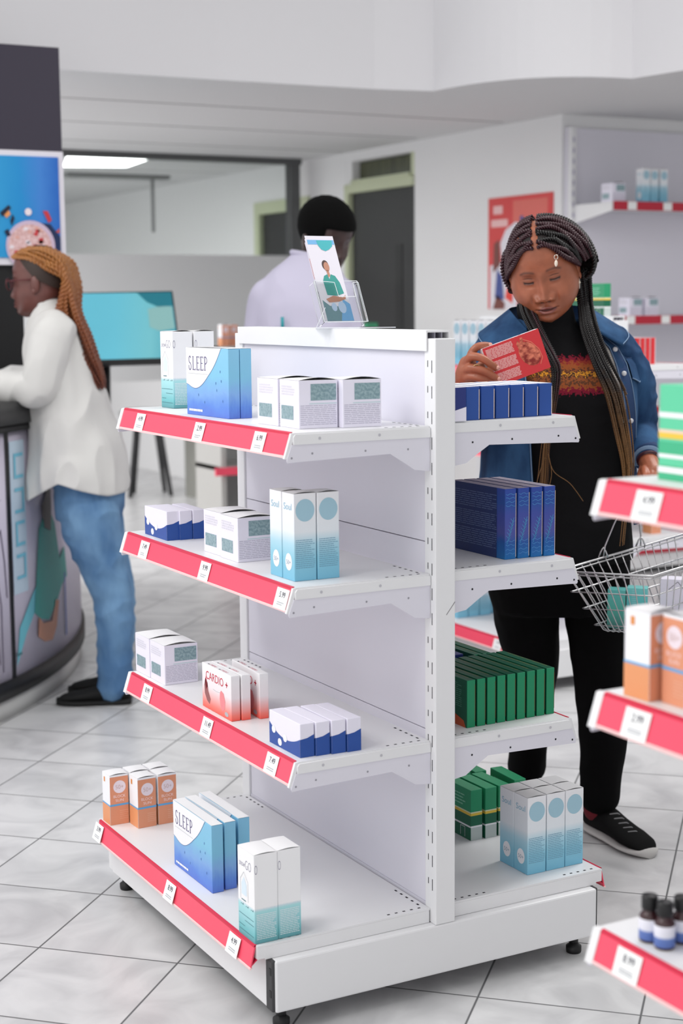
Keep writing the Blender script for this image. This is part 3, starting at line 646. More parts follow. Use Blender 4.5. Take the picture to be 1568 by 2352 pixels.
def put(kind, x, y, z, label, group, rot=0.0, corner=True):
    """stand a carton with its near left bottom corner at x, y"""
    o, (a, b, h), used = PROTO[kind]; r = R(rot)
    c = Vector((a/2, b/2, 0)); c.rotate(Matrix.Rotation(r, 3, 'Z')); loc = (x+c.x, y+c.y, z+0.0002)
    if corner is False: loc = (x, y, z+0.0002)
    if not used:
        o.location = loc; o.rotation_euler.z = r; o['label'] = label; o['group'] = group; PROTO[kind][2] = True; return o
    n = dup(o, loc, r, label, group); return n
z1, z2, z3, z4 = HLs
# left side, top shelf
put('snow', -0.2379, 0.7812, z1, 'tall white and teal box on the top shelf, beside the blue curve-fronted box', 'tall white and teal boxes on the top left shelf')
put('snow', -0.1835, 0.7800, z1, 'tall white and teal box behind its twin on the top shelf', 'tall white and teal boxes on the top left shelf')
put('sleep', -0.2726, 0.3972, z1, 'blue and white box lettered SLEEP at the front of the top shelf', 'blue sleep boxes on the top left shelf', 2)
put('sleep', -0.2445, 0.3985, z1, 'blue box tucked right behind the SLEEP box on the top shelf', 'blue sleep boxes on the top left shelf', 1)
put('white', -0.2735, 0.0722, z1, 'white silver-label carton at the edge of the top shelf, nearest corner', 'white silver-label cartons on the top left shelf', -2)
put('white', -0.2735, 0.1640, z1, 'white carton with silver labels on the top shelf, just before the blue SLEEP boxes', 'white silver-label cartons on the top left shelf', 1)
put('white', -0.1885, 0.0520, z1, 'white carton with silver label on the top shelf, set back against the panel', 'white silver-label cartons on the top left shelf', -4)
# second shelf
for i, (x, y) in enumerate(((-0.2990, 0.6905), (-0.2690, 0.6860), (-0.2370, 0.6840))):
    put('wave', x, y, z2, ('low blue and white box with dots on the second shelf, front of its three', 'low blue and white box in the middle of three on the second shelf', 'low blue and white box on the second shelf, touching the white silver-label cartons')[i], 'blue and white boxes on the second left shelf', (0, 1, -2)[i])
put('white', -0.2912, 0.3237, z2, 'white carton with silver label on the second shelf, beside the aqua boxes', 'white silver-label cartons on the second left shelf')
put('white', -0.2860, 0.4180, z2, 'white carton on the second shelf between the blue boxes and another white carton', 'white silver-label cartons on the second left shelf', 1)
put('soul', -0.2935, 0.0600, z2, 'tall white and aqua box at the front corner of the second shelf', 'tall aqua circle boxes on the second left shelf')
put('soul', -0.2935, 0.1145, z2, 'tall white and aqua box on the second shelf, touching the white silver-label carton', 'tall aqua circle boxes on the second left shelf')
put('soul', -0.2432, 0.0580, z2, 'tall white and aqua box on the second shelf, rearmost from the price rail', 'tall aqua circle boxes on the second left shelf', 1)
# third shelf
put('white', -0.3071, 0.7043, z3, 'white silver-label carton at the far end of the third shelf, lined face showing', 'white silver-label cartons on the third left shelf')
put('white', -0.3080, 0.7960, z3, 'white carton at the very far end of the third shelf, behind its twin', 'white silver-label cartons on the third left shelf')
put('cardio', -0.3080, 0.3349, z3, 'white and red box lettered CARDIO on the third shelf', 'white and red heart boxes on the third left shelf', -1)
put('cardio', -0.2845, 0.3320, z3, 'white and red box sandwiched between two others on the third shelf', 'white and red heart boxes on the third left shelf', 0)
put('cardio', -0.2468, 0.3236, z3, 'white and red box standing a little apart from its two twins, third shelf', 'white and red heart boxes on the third left shelf', -3)
for i in range(4):
    put('wave', -0.3056+i*0.0330, 0.0215-i*0.0034, z3, ('low blue and white dotted box at the price rail, third shelf', 'low blue and white box second from the price rail, third shelf', 'low blue and white box third from the price rail, third shelf', 'low blue and white box furthest from the price rail, third shelf')[i], 'blue and white boxes on the third left shelf', (0, 1, -0.5, 0.5)[i])
# bottom shelf
for (x, y, l, r) in ((-0.4090, 0.8156, 'orange sun cream box at the far outer corner of the bottom shelf', 0), (-0.3595, 0.7623, 'orange sun cream box standing foremost in its cluster on the bottom shelf', 2),
                  (-0.3071, 0.7649, 'orange sun cream box partly hidden by the blue SLEEP boxes, bottom shelf', 0), (-0.3560, 0.8190, 'sun cream box with only its white lid showing behind the foremost orange one', 0), (-0.3040, 0.8200, 'sun cream box with a bowed lid at the back of the orange cluster', 1)):
    put('sun', x, y, z4, l, 'orange sun cream boxes on the bottom left shelf', r)
for i, (x, y) in enumerate(((-0.3772, 0.2944), (-0.3450, 0.2995), (-0.3085, 0.3100))):
    put('sleep', x, y, z4, ('blue and white box lettered SLEEP on the bottom shelf', 'blue box in the middle of three beside the bottom shelf SLEEP box', 'blue box furthest back of three, behind the white and teal boxes on the bottom shelf')[i], 'blue sleep boxes on the bottom left shelf', (0, 0.6, 0)[i])
put('snow', -0.4150, 0.0086, z4, 'tall white and teal box at the near corner of the bottom shelf', 'tall white and teal boxes on the bottom left shelf')
put('snow', -0.3640, 0.0100, z4, 'tall white and teal box on the bottom shelf, inner one of the near pair', 'tall white and teal boxes on the bottom left shelf')
# right side
y1, y2, y3, y4 = HRs
put('navywedge', 0.0270, -0.0050, y1, 'navy box with a white wedge beside the upright post', 'navy boxes on the top right shelf')
wl = ('navy box second in the row from the upright post, top right shelf', 'navy box third in the row from the upright post, top right shelf', 'navy box in the middle of the row, under the hand, top right shelf', 'navy box fifth in the row from the upright post, top right shelf', 'navy box next to last in the row, top right shelf', 'navy box at the free end of the row, top right shelf')
for i in range(6): put('navy', 0.0634+i*0.0388, 0.003+i*0.0045, y1, wl[i], 'navy boxes on the top right shelf')
put('red', 0.055, 0.24, y1, 'red box standing behind the navy row, by the hand with the ring', 'red boxes')
for i in range(4): put('silk', 0.1883+i*0.0325, 0.0470-i*0.001, y2, ('large deep blue box with small print showing on its broad side', 'large deep blue box second from the post, second right shelf', 'large deep blue box third from the post, second right shelf', 'large deep blue box nearest the woman, second right shelf')[i], 'deep blue sea boxes on the second right shelf')
ord_ = ('first', 'second', 'third', 'fourth', 'fifth', 'sixth', 'seventh', 'eighth', 'last')
for i in range(9): put('green', 0.0913+i*0.0257, 0.0405+i*0.0008, y3, 'slim green box, %s in the row counted from the upright post' % ord_[i], 'slim green boxes on the third right shelf', (0, .5, -.4, .3, 0, .4, -.3, .2, 0)[i])
put('green', 0.238, 0.236, y3, 'slim green box standing behind the green row, nearer the post', 'slim green boxes behind the row', 1)
put('green', 0.262, 0.236, y3, 'slim green box standing behind the green row, nearer the shelf edge', 'slim green boxes behind the row', 0)
put('navytall', 0.190, 0.255, y3, 'navy box half hidden behind the row of green boxes', 'navy boxes behind the green row')
for i, (x, y, l) in enumerate(((0.2673, 0.2931, 'green and yellow box on the bottom right shelf, closest to the post'), (0.3052, 0.2904, 'green and yellow box between two others on the bottom right shelf'), (0.3430, 0.2925, 'green and yellow box touching the tall aqua boxes, bottom right shelf'),
                             (0.2750, 0.4100, 'green box behind the one closest to the post, only its lid showing'), (0.3130, 0.4090, 'green box in the back row, middle lid'), (0.3560, 0.4100, 'green box in the back row, beside the aqua boxes'), (0.3990, 0.31, 'green box with a long lid reaching behind the aqua boxes'))):
    put('herb', x, y, y4, l, 'green and yellow boxes on the bottom right shelf', (0, 0, 1, 2, 1, -3, -4)[i])
for i, (x, y, l) in enumerate(((0.2514, 0.0478, 'tall aqua box at the near left corner of its block, bottom right shelf'), (0.3025, 0.0488, 'tall aqua box, middle of the front three on the bottom right shelf'), (0.3529, 0.0500, 'tall aqua box at the outer edge of the bottom right shelf'),
                             (0.2514, 0.1010, 'tall aqua box lettered Soul, behind the near left one'), (0.3025, 0.1015, 'tall aqua box in the back row, middle lid'), (0.3529, 0.1020, 'tall aqua box in the back row, outer lid'))):
    put('soul', x, y, y4, l, 'tall aqua circle boxes on the bottom right shelf')
# nearest gondola
yC = -0.93
put('herbbig', -0.262, -1.105, z1, 'large blurred green box with a yellow stripe on the nearest shelving', 'boxes on the nearest shelving')
put('sun', -0.307, -1.013, z2, 'blurred white and orange box, outer face turned to the aisle, nearest shelving', 'orange boxes on the nearest shelving', 3)
put('sun', -0.266, -1.0430, z2, 'blurred orange box with a white circle, nearest shelving', 'orange boxes on the nearest shelving', -90, False)
# shelving behind the woman
for i in range(7): put('soul', 1.745, 2.325+i*0.058, z1, 'tall aqua circle box in a row behind the denim jacket', 'tall aqua boxes on the shelving behind the woman', -90)
for i, x in enumerate((1.645, 1.697, 1.750, 1.802)): put('soul', x, 2.485+(0, 0, 0.0, 0.02)[i], z4, ('tall aqua box low down beside the upright post, second shelving', 'tall aqua box second from the upright post, low on the second shelving', 'tall aqua box third from the upright post, low on the second shelving', 'tall aqua box low on the second shelving, next to the black trousers')[i], 'aqua boxes low on the second shelving')
put('herb', 1.986, 2.03, 1.352, 'green and yellow box on top of the shelving behind the braids', 'green boxes on top of the second shelving')
put('herb', 1.986, 2.15, 1.352, 'green and yellow box on top of the shelving, further from the near end', 'green boxes on top of the second shelving')
for i in range(4): put('red', 2.10+i*0.024, 1.985, y1, 'red box in a tight row beyond the denim shoulder', 'red boxes on the second shelving')
put('sun', 2.20, 2.0, y3, 'small orange box low on the second shelving, right of the basket handle', 'orange boxes on the second shelving')
# ---------------------------------------------------------------- acrylic leaflet stand on the gondola
ACR = mat('clear acrylic', (250, 252, 252), 0.02, spec=0.5, trans=1.0); ACR.node_tree.nodes['Principled BSDF'].inputs['IOR'].default_value = 1.25
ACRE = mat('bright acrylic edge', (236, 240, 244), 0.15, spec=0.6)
SKIN_P = mat('printed skin tone', (196, 140, 116), 0.5); TEALS = mat('printed teal scrubs', (60, 158, 150), 0.5); HAIR_P = mat('printed dark hair', (78, 58, 54), 0.5)
st = thing('leaflet_stand', 'clear acrylic leaflet stand on top of the gondola', 'leaflet holder', (0.0, 0.39, 1.3522), 0)
# local: x = viewer right, y = away, z up; stand turned towards the camera
st.rotation_euler = (0, 0, -YAW+R(4))
def sheet(name, w_, h_, m, T, th=0.002, parent=st):
    q = MB(); q.box(0, w_, 0, h_, -th, 0, m, T=T); return q.build(name, parent)
TL = R(25); TA = R(28)   # lean back, turned a little
ex_ = Vector((math.cos(TA), math.sin(TA), 0)); up_ = Vector((-math.sin(TA)*math.sin(TL), math.cos(TA)*math.sin(TL), math.cos(TL)))
ex_ = (ex_-up_*ex_.dot(up_)).normalized()
o0 = Vector((-0.042, -0.012, 0.014))
q = MB(); T = plane(o0+Vector((0, 0.024, 0)), ex_, up_, 0); q.box(0, 0.112, 0, 0.098, -0.002, 0, ACR, T=T)
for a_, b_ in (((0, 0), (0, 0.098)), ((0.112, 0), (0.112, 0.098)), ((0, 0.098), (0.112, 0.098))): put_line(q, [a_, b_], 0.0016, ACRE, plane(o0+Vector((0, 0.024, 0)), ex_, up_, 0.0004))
q.build('back_plate', st)
q = MB(); T = plane(o0, ex_, up_, 0); T2 = plane(o0, ex_, up_, 0.0004)
fr = [(0, 0), (0.112, 0), (0.112, 0.094), (0.098, 0.094), (0.096, 0.060), (0.052, 0.060), (0.050, 0.094), (0, 0.098)]
q.add([(p[0], p[1], 0) for p in fr]+[(p[0], p[1], -0.002) for p in fr], [tuple(range(8)), tuple(range(8, 16))[::-1]]+[(i, 8+i, 8+(i+1) % 8, (i+1) % 8) for i in range(8)], ACR, T=T)
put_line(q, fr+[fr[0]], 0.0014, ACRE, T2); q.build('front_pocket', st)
q = MB(); T = plane(o0, ex_, up_, 0)
q.box(0, 0.0015, 0, 0.097, -0.025, 0, ACR, T=T); q.build('side_plate', st)
q = MB(); q.box(0.1105, 0.112, 0, 0.093, -0.025, 0, ACR, T=T); q.build('side_plate', st)
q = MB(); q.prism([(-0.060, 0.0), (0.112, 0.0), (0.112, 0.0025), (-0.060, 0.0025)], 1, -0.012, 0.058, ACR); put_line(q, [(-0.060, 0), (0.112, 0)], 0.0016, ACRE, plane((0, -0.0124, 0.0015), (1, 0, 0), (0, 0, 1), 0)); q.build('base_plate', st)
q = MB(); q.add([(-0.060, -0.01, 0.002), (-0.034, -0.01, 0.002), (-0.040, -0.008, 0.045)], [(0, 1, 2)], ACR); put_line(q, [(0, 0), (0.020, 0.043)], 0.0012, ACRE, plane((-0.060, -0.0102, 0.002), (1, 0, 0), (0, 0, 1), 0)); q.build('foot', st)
def leaflet(k, off, label):
    lf = thing('leaflet', label, 'leaflet', (0, 0, 0), 0, 'leaflets in the acrylic stand')
    q = MB(); Tl = plane(o0+Vector((0.0, off, 0.0015))+ex_*(0.004-0.0015*k), ex_, up_, 0)
    W_, H_ = 0.072, 0.205-0.008*k
    PAP = mat('leaflet paper', (232, 228, 238), 0.5); q.box(0, W_, 0, H_, -0.001, 0, PAP, T=Tl)
    n_ = ex_.cross(up_)
    def TP(z): M_ = Tl.copy(); M_.translation = Tl.translation+n_*z; return M_
    if k == 0:
        A, B_, C_ = TP(0.0003), TP(0.0005), TP(0.0007)
        put_rect(q, 0.003, W_-0.001, 0.184, 0.195, mat('sky blue print', (120, 182, 230), 0.5), A)
        put_poly(q, [(0.026, 0.194), (0.066, 0.194), (0.064, 0.180), (0.054, 0.172), (0.044, 0.168), (0.034, 0.172), (0.028, 0.182)], mat('turquoise print', (70, 182, 190), 0.5), B_)
        q.disc((0.034, 0.134), 0.0085, HAIR_P, A, 16, 0.012); q.disc((0.036, 0.130), 0.0072, SKIN_P, B_, 16, 0.0115); put_poly(q, [(0.033, 0.122), (0.039, 0.122), (0.040, 0.108), (0.034, 0.104)], SKIN_P, B_)
        put_poly(q, [(0.020, 0.062), (0.018, 0.095), (0.024, 0.108), (0.033, 0.112), (0.036, 0.100), (0.042, 0.112), (0.052, 0.108), (0.060, 0.092), (0.064, 0.066), (0.044, 0.060)], TEALS, A)
        put_poly(q, [(0.014, 0.052), (0.034, 0.060), (0.058, 0.056), (0.066, 0.062), (0.064, 0.052), (0.046, 0.046), (0.020, 0.044)], SKIN_P, C_)
        put_poly(q, [(0.004, 0.0), (W_, 0.0), (W_, 0.030), (0.05, 0.034), (0.020, 0.036), (0.004, 0.050)], mat('slate teal print', (110, 146, 156), 0.5), A)
        put_poly(q, [(0.040, 0.0), (W_, 0.0), (W_, 0.040), (0.056, 0.052)], mat('clear blue print', (112, 172, 222), 0.5), B_); q.disc((0.050, 0.032), 0.010, mat('ice blue bubble', (186, 208, 236), 0.5), C_, 16, 0.014); q.disc((0.030, 0.033), 0.007, MAT['ice blue bubble'], C_, 16, 0.010)
    else:
        put_rect(q, 0.0, 0.008, 0.10, 0.15, mat('rose print strip', (214, 150, 150), 0.5), TP(0.0003)); put_rect(q, 0.0, 0.008, 0.02, 0.07, mat('grey print strip', (130, 130, 140), 0.5), TP(0.0003))
    o = q.build('printed_page', lf)
    lf.location = st.location; lf.rotation_euler = st.rotation_euler
    return lf
leaflet(0, 0.006, 'front leaflet in the clear stand, printed with a person in teal scrubs')
leaflet(1, 0.0095, 'leaflet behind the front one, its edge showing on the left')
leaflet(2, 0.013, 'rearmost leaflet in the clear stand')

# ---------------------------------------------------------------- red poster on the long wall
po = thing('wall_poster', 'red health poster with figures in white and blue on the long white wall', 'poster', (XW, 4.54, 1.675))
q = MB(); q.box(-0.006, -0.001, -0.302, 0.302, -0.306, 0.304, mat('poster red', (214, 66, 66), 0.45)); q.build('sheet', po)
q = MB(); T = plane((-0.006, 0.302, -0.306), (0, -1, 0), (0, 0, 1), 0.0008); T2 = plane((-0.006, 0.302, -0.306), (0, -1, 0), (0, 0, 1), 0.0016); T3 = plane((-0.006, 0.302, -0.306), (0, -1, 0), (0, 0, 1), 0.0024)
PW = mat('poster white', (226, 222, 230), 0.5); PBL = mat('poster blue', (70, 84, 150), 0.5); PBR = mat('poster brown', (120, 66, 60), 0.5)
put_rect(q, 0.05, 0.14, 0.52, 0.565, mat('poster rose', (236, 190, 190), 0.5), T); put_rect(q, 0.03, 0.19, 0.45, 0.49, MAT['poster rose'], T); put_rect(q, 0.24, 0.56, 0.47, 0.585, mat('poster pale red', (220, 110, 100), 0.5), T)
put_poly(q, [(0.12, 0.36), (0.17, 0.43), (0.26, 0.47), (0.36, 0.46), (0.42, 0.40), (0.40, 0.24), (0.14, 0.22)], PW, T2)
put_poly(q, [(0.02, 0.0), (0.02, 0.24), (0.16, 0.26), (0.30, 0.22), (0.28, 0.0)], PW, T)
put_poly(q, [(0.05, 0.20), (0.06, 0.36), (0.11, 0.38), (0.12, 0.24)], PBR, T3); put_poly(q, [(0.07, 0.06), (0.09, 0.22), (0.14, 0.18), (0.16, 0.05)], PBL, T3); put_poly(q, [(0.05, 0.0), (0.09, 0.08), (0.17, 0.03), (0.16, 0.0)], PBR, T3)
put_poly(q, [(0.30, 0.40), (0.31, 0.50), (0.34, 0.50), (0.345, 0.41)], PBL, T3); put_poly(q, [(0.17, 0.06), (0.2, 0.16), (0.25, 0.12), (0.24, 0.03)], mat('poster scarlet', (226, 70, 60), 0.5), T3)
q.build('print', po)

# ---------------------------------------------------------------- wall shelving by the corner
wu = thing('wall_shelving', 'white slotted wall shelving with red price rails on the back wall', 'shelf', (3.41, YC, 0), 0)
q = MB(); q.box(-0.02, 1.6, -0.025, -0.002, 0.05, 2.30, PANEL); q.build('back_panel', wu)
for x in (0.0, 0.98):
    q = MB(); q.box(x-0.015, x+0.015, -0.055, -0.025, 0, 2.30, WHITE)
    for i in range(36): q.box(x-0.004, x+0.004, -0.0556, -0.0548, 0.3+i*0.055, 0.325+i*0.055, mat('lilac shadow slot', (150, 144, 176), 0.7))
    q.build('upright_post', wu)
for z, first in ((1.905, 1), (1.330, 0), (0.86, 0), (0.50, 0)):
    q = MB(); q.box(0.016, 1.6, -0.36, -0.03, z-0.028, z, WHITE); s_ = q.build('shelf', wu)
    q = MB(); q.box(0.02, 1.6, -0.375, -0.362, z-0.042, z+0.002, mat('dark crimson price rail', (186, 34, 56), 0.4)); q.build('price_rail', s_)
    for x in (0.10, 0.33, 0.55, 0.8): 
        q = MB(); q.box(x, x+0.055, -0.379, -0.376, z-0.040, z, TAG); q.build('price_tag', s_)
    q = MB(); q.prism([(-0.365, z-0.004), (-0.365, z-0.045), (-0.06, z-0.095), (-0.03, z-0.095), (-0.03, z-0.004)], 0, 0.008, 0.014, WHITE); q.build('bracket', s_)
q = MB(); q.box(-0.01, 1.6, -0.45, -0.03, 0.03, 0.14, WHITE); b_ = q.build('base_shelf', wu)
q = MB(); q.box(-0.01, 1.6, -0.462, -0.451, 0.105, 0.15, MAT['dark crimson price rail']); q.build('price_rail', b_)
WZ = 1.905
put('white', 3.435, YC-0.345, WZ, 'pale carton at the free end of the high wall shelf', 'boxes on the high wall shelf')
for i in range(3): put('soul', 3.62+i*0.062, YC-0.345-0.01*(i == 0), WZ, ('white and aqua box on the high wall shelf, next to the pale carton', 'white and aqua box on the high wall shelf, middle of three', 'white and aqua box on the high wall shelf, furthest from the corner')[i], 'boxes on the high wall shelf')
put('white', 3.665, YC-0.34, 1.330, 'lilac white carton on the wall shelf above the red boxes', 'boxes on the middle wall shelf'); put('white', 3.56, YC-0.34, 1.330, 'lilac white carton on the wall shelf, close to the braids', 'boxes on the middle wall shelf')
# pale tub stack seen beside the nearest green box
# ---------------------------------------------------------------- curved service counter
CX, CY, CR = -1.73, 4.23, 2.31
def arcp(r, a): return (CX+r*math.cos(R(a)), CY+r*math.sin(R(a)))
def ring(q, r0, r1, z0, z1, a0, a1, m, n=40):
    v = []; f = []
    for i in range(n+1):
        a = a0+(a1-a0)*i/n
        for r, z in ((r0, z0), (r1, z0), (r1, z1), (r0, z1)): p = arcp(r, a); v.append((p[0], p[1], z))
    for i in range(n):
        for k in range(4): f.append((4*i+k, 4*i+(k+1) % 4, 4*i+4+(k+1) % 4, 4*i+4+k))
    f += [(3, 2, 1, 0), (4*n, 4*n+1, 4*n+2, 4*n+3)]
    q.add(v, f, m, True)
ct = thing('service_counter', 'curved pharmacy counter with black top and printed front panels', 'counter', (0, 0, 0))
q = MB(); ring(q, CR-0.30, CR, 0.10, 0.985, -75, 22, mat('lilac white laminate', (206, 200, 218), 0.35)); q.build('body', ct)
q = MB(); ring(q, CR-0.32, CR+0.012, 0.075, 0.135, -75, 22, BLACK); q.build('kick_band', ct)
q = MB(); ring(q, CR-0.34, CR-0.004, 0.0, 0.075, -75, 22, mat('pale stone plinth', (196, 196, 195), 0.5)); q.build('plinth', ct)
q = MB(); ring(q, CR-0.42, CR+0.020, 0.985, 1.01, -75, 22, BLACK); ring(q, CR-0.42, CR+0.032, 1.01, 1.085, -75, 22, mat('charcoal worktop', (52, 52, 53), 0.4)); q.build('worktop', ct)
def onarc(pts, r, m, q):   # pts (arc length s from angle A0, z)
    vs = []
    for s_, z in pts: p = arcp(r, A0+math.degrees(s_/CR)); vs.append((p[0], p[1], z))
    q.add(vs, [tuple(range(len(vs)))], m)
def arcquad(s0, s1, z0, z1, r, m, q, n=6):
    for i in range(n): onarc([(s0+(s1-s0)*i/n, z0), (s0+(s1-s0)*(i+1)/n, z0), (s0+(s1-s0)*(i+1)/n, z1), (s0+(s1-s0)*i/n, z1)], r, m, q)
A0 = -45.2   # angle of the black joint between the two printed panels
q = MB(); arcquad(-0.012, 0.012, 0.135, 0.985, CR+0.004, BLACK, q, 1); q.build('panel_joint', ct)
q = MB(); CY1 = mat('pale aqua print', (160, 206, 222), 0.5); CY2 = mat('aqua print', (120, 190, 214), 0.5)
arcquad(0.02, 0.13, 0.42, 0.95, CR+0.002, mat('ice aqua wash', (190, 208, 224), 0.5), q, 2)
for i, z in enumerate((0.82, 0.70, 0.585, 0.47)):
    T = plane((*arcp(CR+0.004, A0+math.degrees(0.05/CR)), z), (-math.sin(R(A0+1)), math.cos(R(A0+1)), 0), (0, 0, 1), 0)
    arcquad(0.045, 0.115, z, z+0.012, CR+0.004, CY2, q, 1); arcquad(0.045, 0.115, z+0.075, z+0.087, CR+0.004, CY2, q, 1); arcquad((0.045, 0.1, 0.045, 0.1)[i], (0.06, 0.115, 0.06, 0.115)[i], z, z+0.087, CR+0.004, CY2, q, 1)
def fig(pts, m, r=0.005): 
    lo, hi = min(p[0] for p in pts), max(p[0] for p in pts); n_ = max(1, int((hi-lo)/0.05))
    def clip(pl, c, keep):
        out = []
        for i in range(len(pl)):
            a_, b_ = pl[i-1], pl[i]; ia, ib = keep(a_[0]-c), keep(b_[0]-c)
            if ia != ib: t = (c-a_[0])/(b_[0]-a_[0]); out.append((c, a_[1]+(b_[1]-a_[1])*t))
            if ib: out.append(b_)
        return out
    for i in range(n_):
        c0, c1 = lo+(hi-lo)*i/n_, lo+(hi-lo)*(i+1)/n_
        pl = clip(clip(pts, c0, lambda d: d >= -1e-9), c1, lambda d: d <= 1e-9)
        if len(pl) > 2: onarc(pl, CR+r, m, q)
fig([(0.02, 0.17), (0.05, 0.30), (0.16, 0.40), (0.22, 0.44), (0.22, 0.37), (0.10, 0.27)], mat('turquoise swoosh', (110, 188, 204), 0.5), 0.003)
fig([(0.23, 0.62), (0.17, 0.33), (0.22, 0.30), (0.30, 0.28), (0.40, 0.33), (0.47, 0.38), (0.55, 0.40), (0.52, 0.52), (0.45, 0.48), (0.40, 0.62), (0.36, 0.66), (0.28, 0.66)], TEALS)
fig([(0.31, 0.74), (0.26, 0.70), (0.28, 0.62), (0.345, 0.60), (0.36, 0.68), (0.355, 0.80), (0.33, 0.86), (0.29, 0.86), (0.265, 0.80)], mat('dark taupe print', (96, 90, 88), 0.5), 0.007)
fig([(0.20, 0.31), (0.19, 0.24), (0.25, 0.21), (0.33, 0.20), (0.38, 0.24), (0.42, 0.33), (0.38, 0.34), (0.33, 0.27), (0.24, 0.28)], MAT['printed skin tone'], 0.007)
arcquad(0.50, 0.52, 0.18, 0.42, CR+0.006, NAVY, q, 1)
arcquad(0.02, 0.06, 0.205, 0.215, CR+0.004, TEALI, q, 1)
q.build('scrubs_print', ct)
q = MB(); SK = mat('grey pencil line print', (120, 112, 130), 0.6)
for pts in ([(-0.06, 0.66), (-0.10, 0.58), (-0.11, 0.42), (-0.09, 0.20)], [(-0.06, 0.66), (-0.04, 0.55), (-0.03, 0.42)], [(-0.09, 0.50), (-0.07, 0.40), (-0.07, 0.17)], [(-0.08, 0.75), (-0.05, 0.76)], [(-0.16, 0.80), (-0.13, 0.62), (-0.15, 0.30)]):
    for (s0, za), (s1, zb) in zip(pts[:-1], pts[1:]): onarc([(s0-0.003, za), (s0+0.003, za), (s1+0.003, zb), (s1-0.003, zb)], CR+0.003, SK, q)
q.build('sketch_print', ct)

# ---------------------------------------------------------------- tall display above the counter
dp = thing('lightbox_display', 'tall dark display with a blue poster of a pill bowl above the counter', 'display', (-0.35, 3.40, 0))
PX = 0.755
q = MB(); q.box(-0.8, PX, 0.0, 0.18, 2.0, 2.395, mat('dark aubergine cladding', (52, 47, 62), 0.5)); q.build('header_panel', dp)
q = MB(); q.box(-0.8, PX, -0.01, 0.18, 1.565, 2.0, mat('white lightbox frame', (226, 222, 230), 0.4)); q.build('lightbox_frame', dp)
q = MB(); BLG = ramp_mat('blue poster gradient', [(0.0, (60, 160, 220)), (0.35, (44, 156, 212)), (0.62, (20, 140, 206)), (0.82, (60, 130, 210)), (1.0, (28, 100, 190))], axis='X', blotch=0.1)
x0, x1, zA, zB = PX-0.022-0.42, PX-0.022, 1.592, 1.978
q.box(x0, x1, -0.016, -0.0101, zA, zB, BLG)
T = plane((x1, -0.016, zA), (1, 0, 0), (0, 0, 1), 0.0015); T2 = plane((x1, -0.016, zA), (1, 0, 0), (0, 0, 1), 0.003); T3 = plane((x1, -0.016, zA), (1, 0, 0), (0, 0, 1), 0.0045)
put_poly(q, [(-0.11, 0.135), (-0.04, 0.13), (-0.001, 0.08), (-0.001, 0.0), (-0.12, 0.0)], mat('deep blue shade print', (18, 40, 84), 0.5), T)
q.disc((-0.122, 0.045), 0.098, mat('mauve dish rim', (206, 184, 206), 0.5), T2, 32); 
q.disc((-0.124, 0.042), 0.086, mat('pink pills print', (206, 160, 158), 0.5, noise_mix=((232, 200, 200), 90)), T3, 32)
T4 = plane((x1, -0.016, zA), (1, 0, 0), (0, 0, 1), 0.006)
for i in range(26):
    a_ = random.random()*6.28; r_ = 0.078*math.sqrt(random.random()); q.disc((-0.124+r_*math.cos(a_), 0.042+r_*math.sin(a_)), 0.010, random.choice([mat('red pill print', (200, 60, 66), 0.5), mat('white pill print', (236, 224, 230), 0.5), mat('salmon pill print', (222, 170, 160), 0.5), MAT['salmon pill print']]), T4, 8, 0.007)
for pts, c in (([(-0.24, 0.17), (-0.205, 0.20), (-0.195, 0.19), (-0.23, 0.155)], (24, 30, 52)), ([(-0.225, 0.165), (-0.205, 0.18), (-0.198, 0.165), (-0.215, 0.15)], (226, 150, 90)), ([(-0.20, 0.14), (-0.19, 0.165), (-0.183, 0.15), (-0.195, 0.12)], (20, 30, 56)), ([(-0.07, 0.18), (-0.05, 0.18), (-0.035, 0.145), (-0.048, 0.135)], (200, 54, 60)), ([(-0.225, 0.10), (-0.21, 0.11), (-0.20, 0.085), (-0.215, 0.08)], (22, 30, 60)), ([(-0.02, 0.10), (-0.005, 0.115), (-0.005, 0.095)], (200, 84, 60)), ([(-0.27, 0.15), (-0.245, 0.16), (-0.25, 0.13)], (40, 30, 60))):
    put_poly(q, pts, mat('capsule print %d %d' % (c[0], c[1]), c, 0.5), T3)
q.disc((-0.128, 0.175), 0.014, MAT['white pill print'], T3, 14)
q.build('poster_print', dp)
q = MB(); q.box(-0.8, PX-0.17, 0.02, 0.16, 1.0855, 1.565, mat('black display panel', (24, 24, 25), 0.35)); q.build('lower_panel', dp)

# ---------------------------------------------------------------- tilted touch screen on a floor stand
sc = thing('touch_screen_kiosk', 'tilted flat screen with a turquoise picture behind the customer at the counter', 'screen', (0.852-0.06*0.878, 3.9765+0.06*0.478, 0), -YAW)
upv = Vector((-0.16, 0.50, 1.0)).normalized(); exv = Vector((1, 0.30, 0.012)).normalized(); exv = (exv-upv*exv.dot(upv)).normalized()
T = Matrix((exv, upv, exv.cross(upv))).transposed().to_4x4(); T.translation = Vector((-0.288, -0.10, 1.162))
q = MB(); q.box(0, 0.625, -0.012, 0.342, -0.035, 0.0, BLACK, T=T, bev=0.004); q.build('housing', sc)
SCR = ramp_mat('turquoise screen picture', [(0.0, (92, 184, 206)), (0.55, (100, 190, 210)), (0.8, (112, 190, 200)), (1.0, (60, 150, 170))], axis='X', rough=0.25)
b_ = SCR.node_tree.nodes['Principled BSDF']; SCR.node_tree.links.new([n for n in SCR.node_tree.nodes if n.type == 'VALTORGB'][0].outputs[0], b_.inputs['Emission Color']); b_.inputs['Emission Strength'].default_value = 0.18
q = MB(); q.box(0.008, 0.617, 0.006, 0.334, 0.0, 0.0012, SCR, T=T)
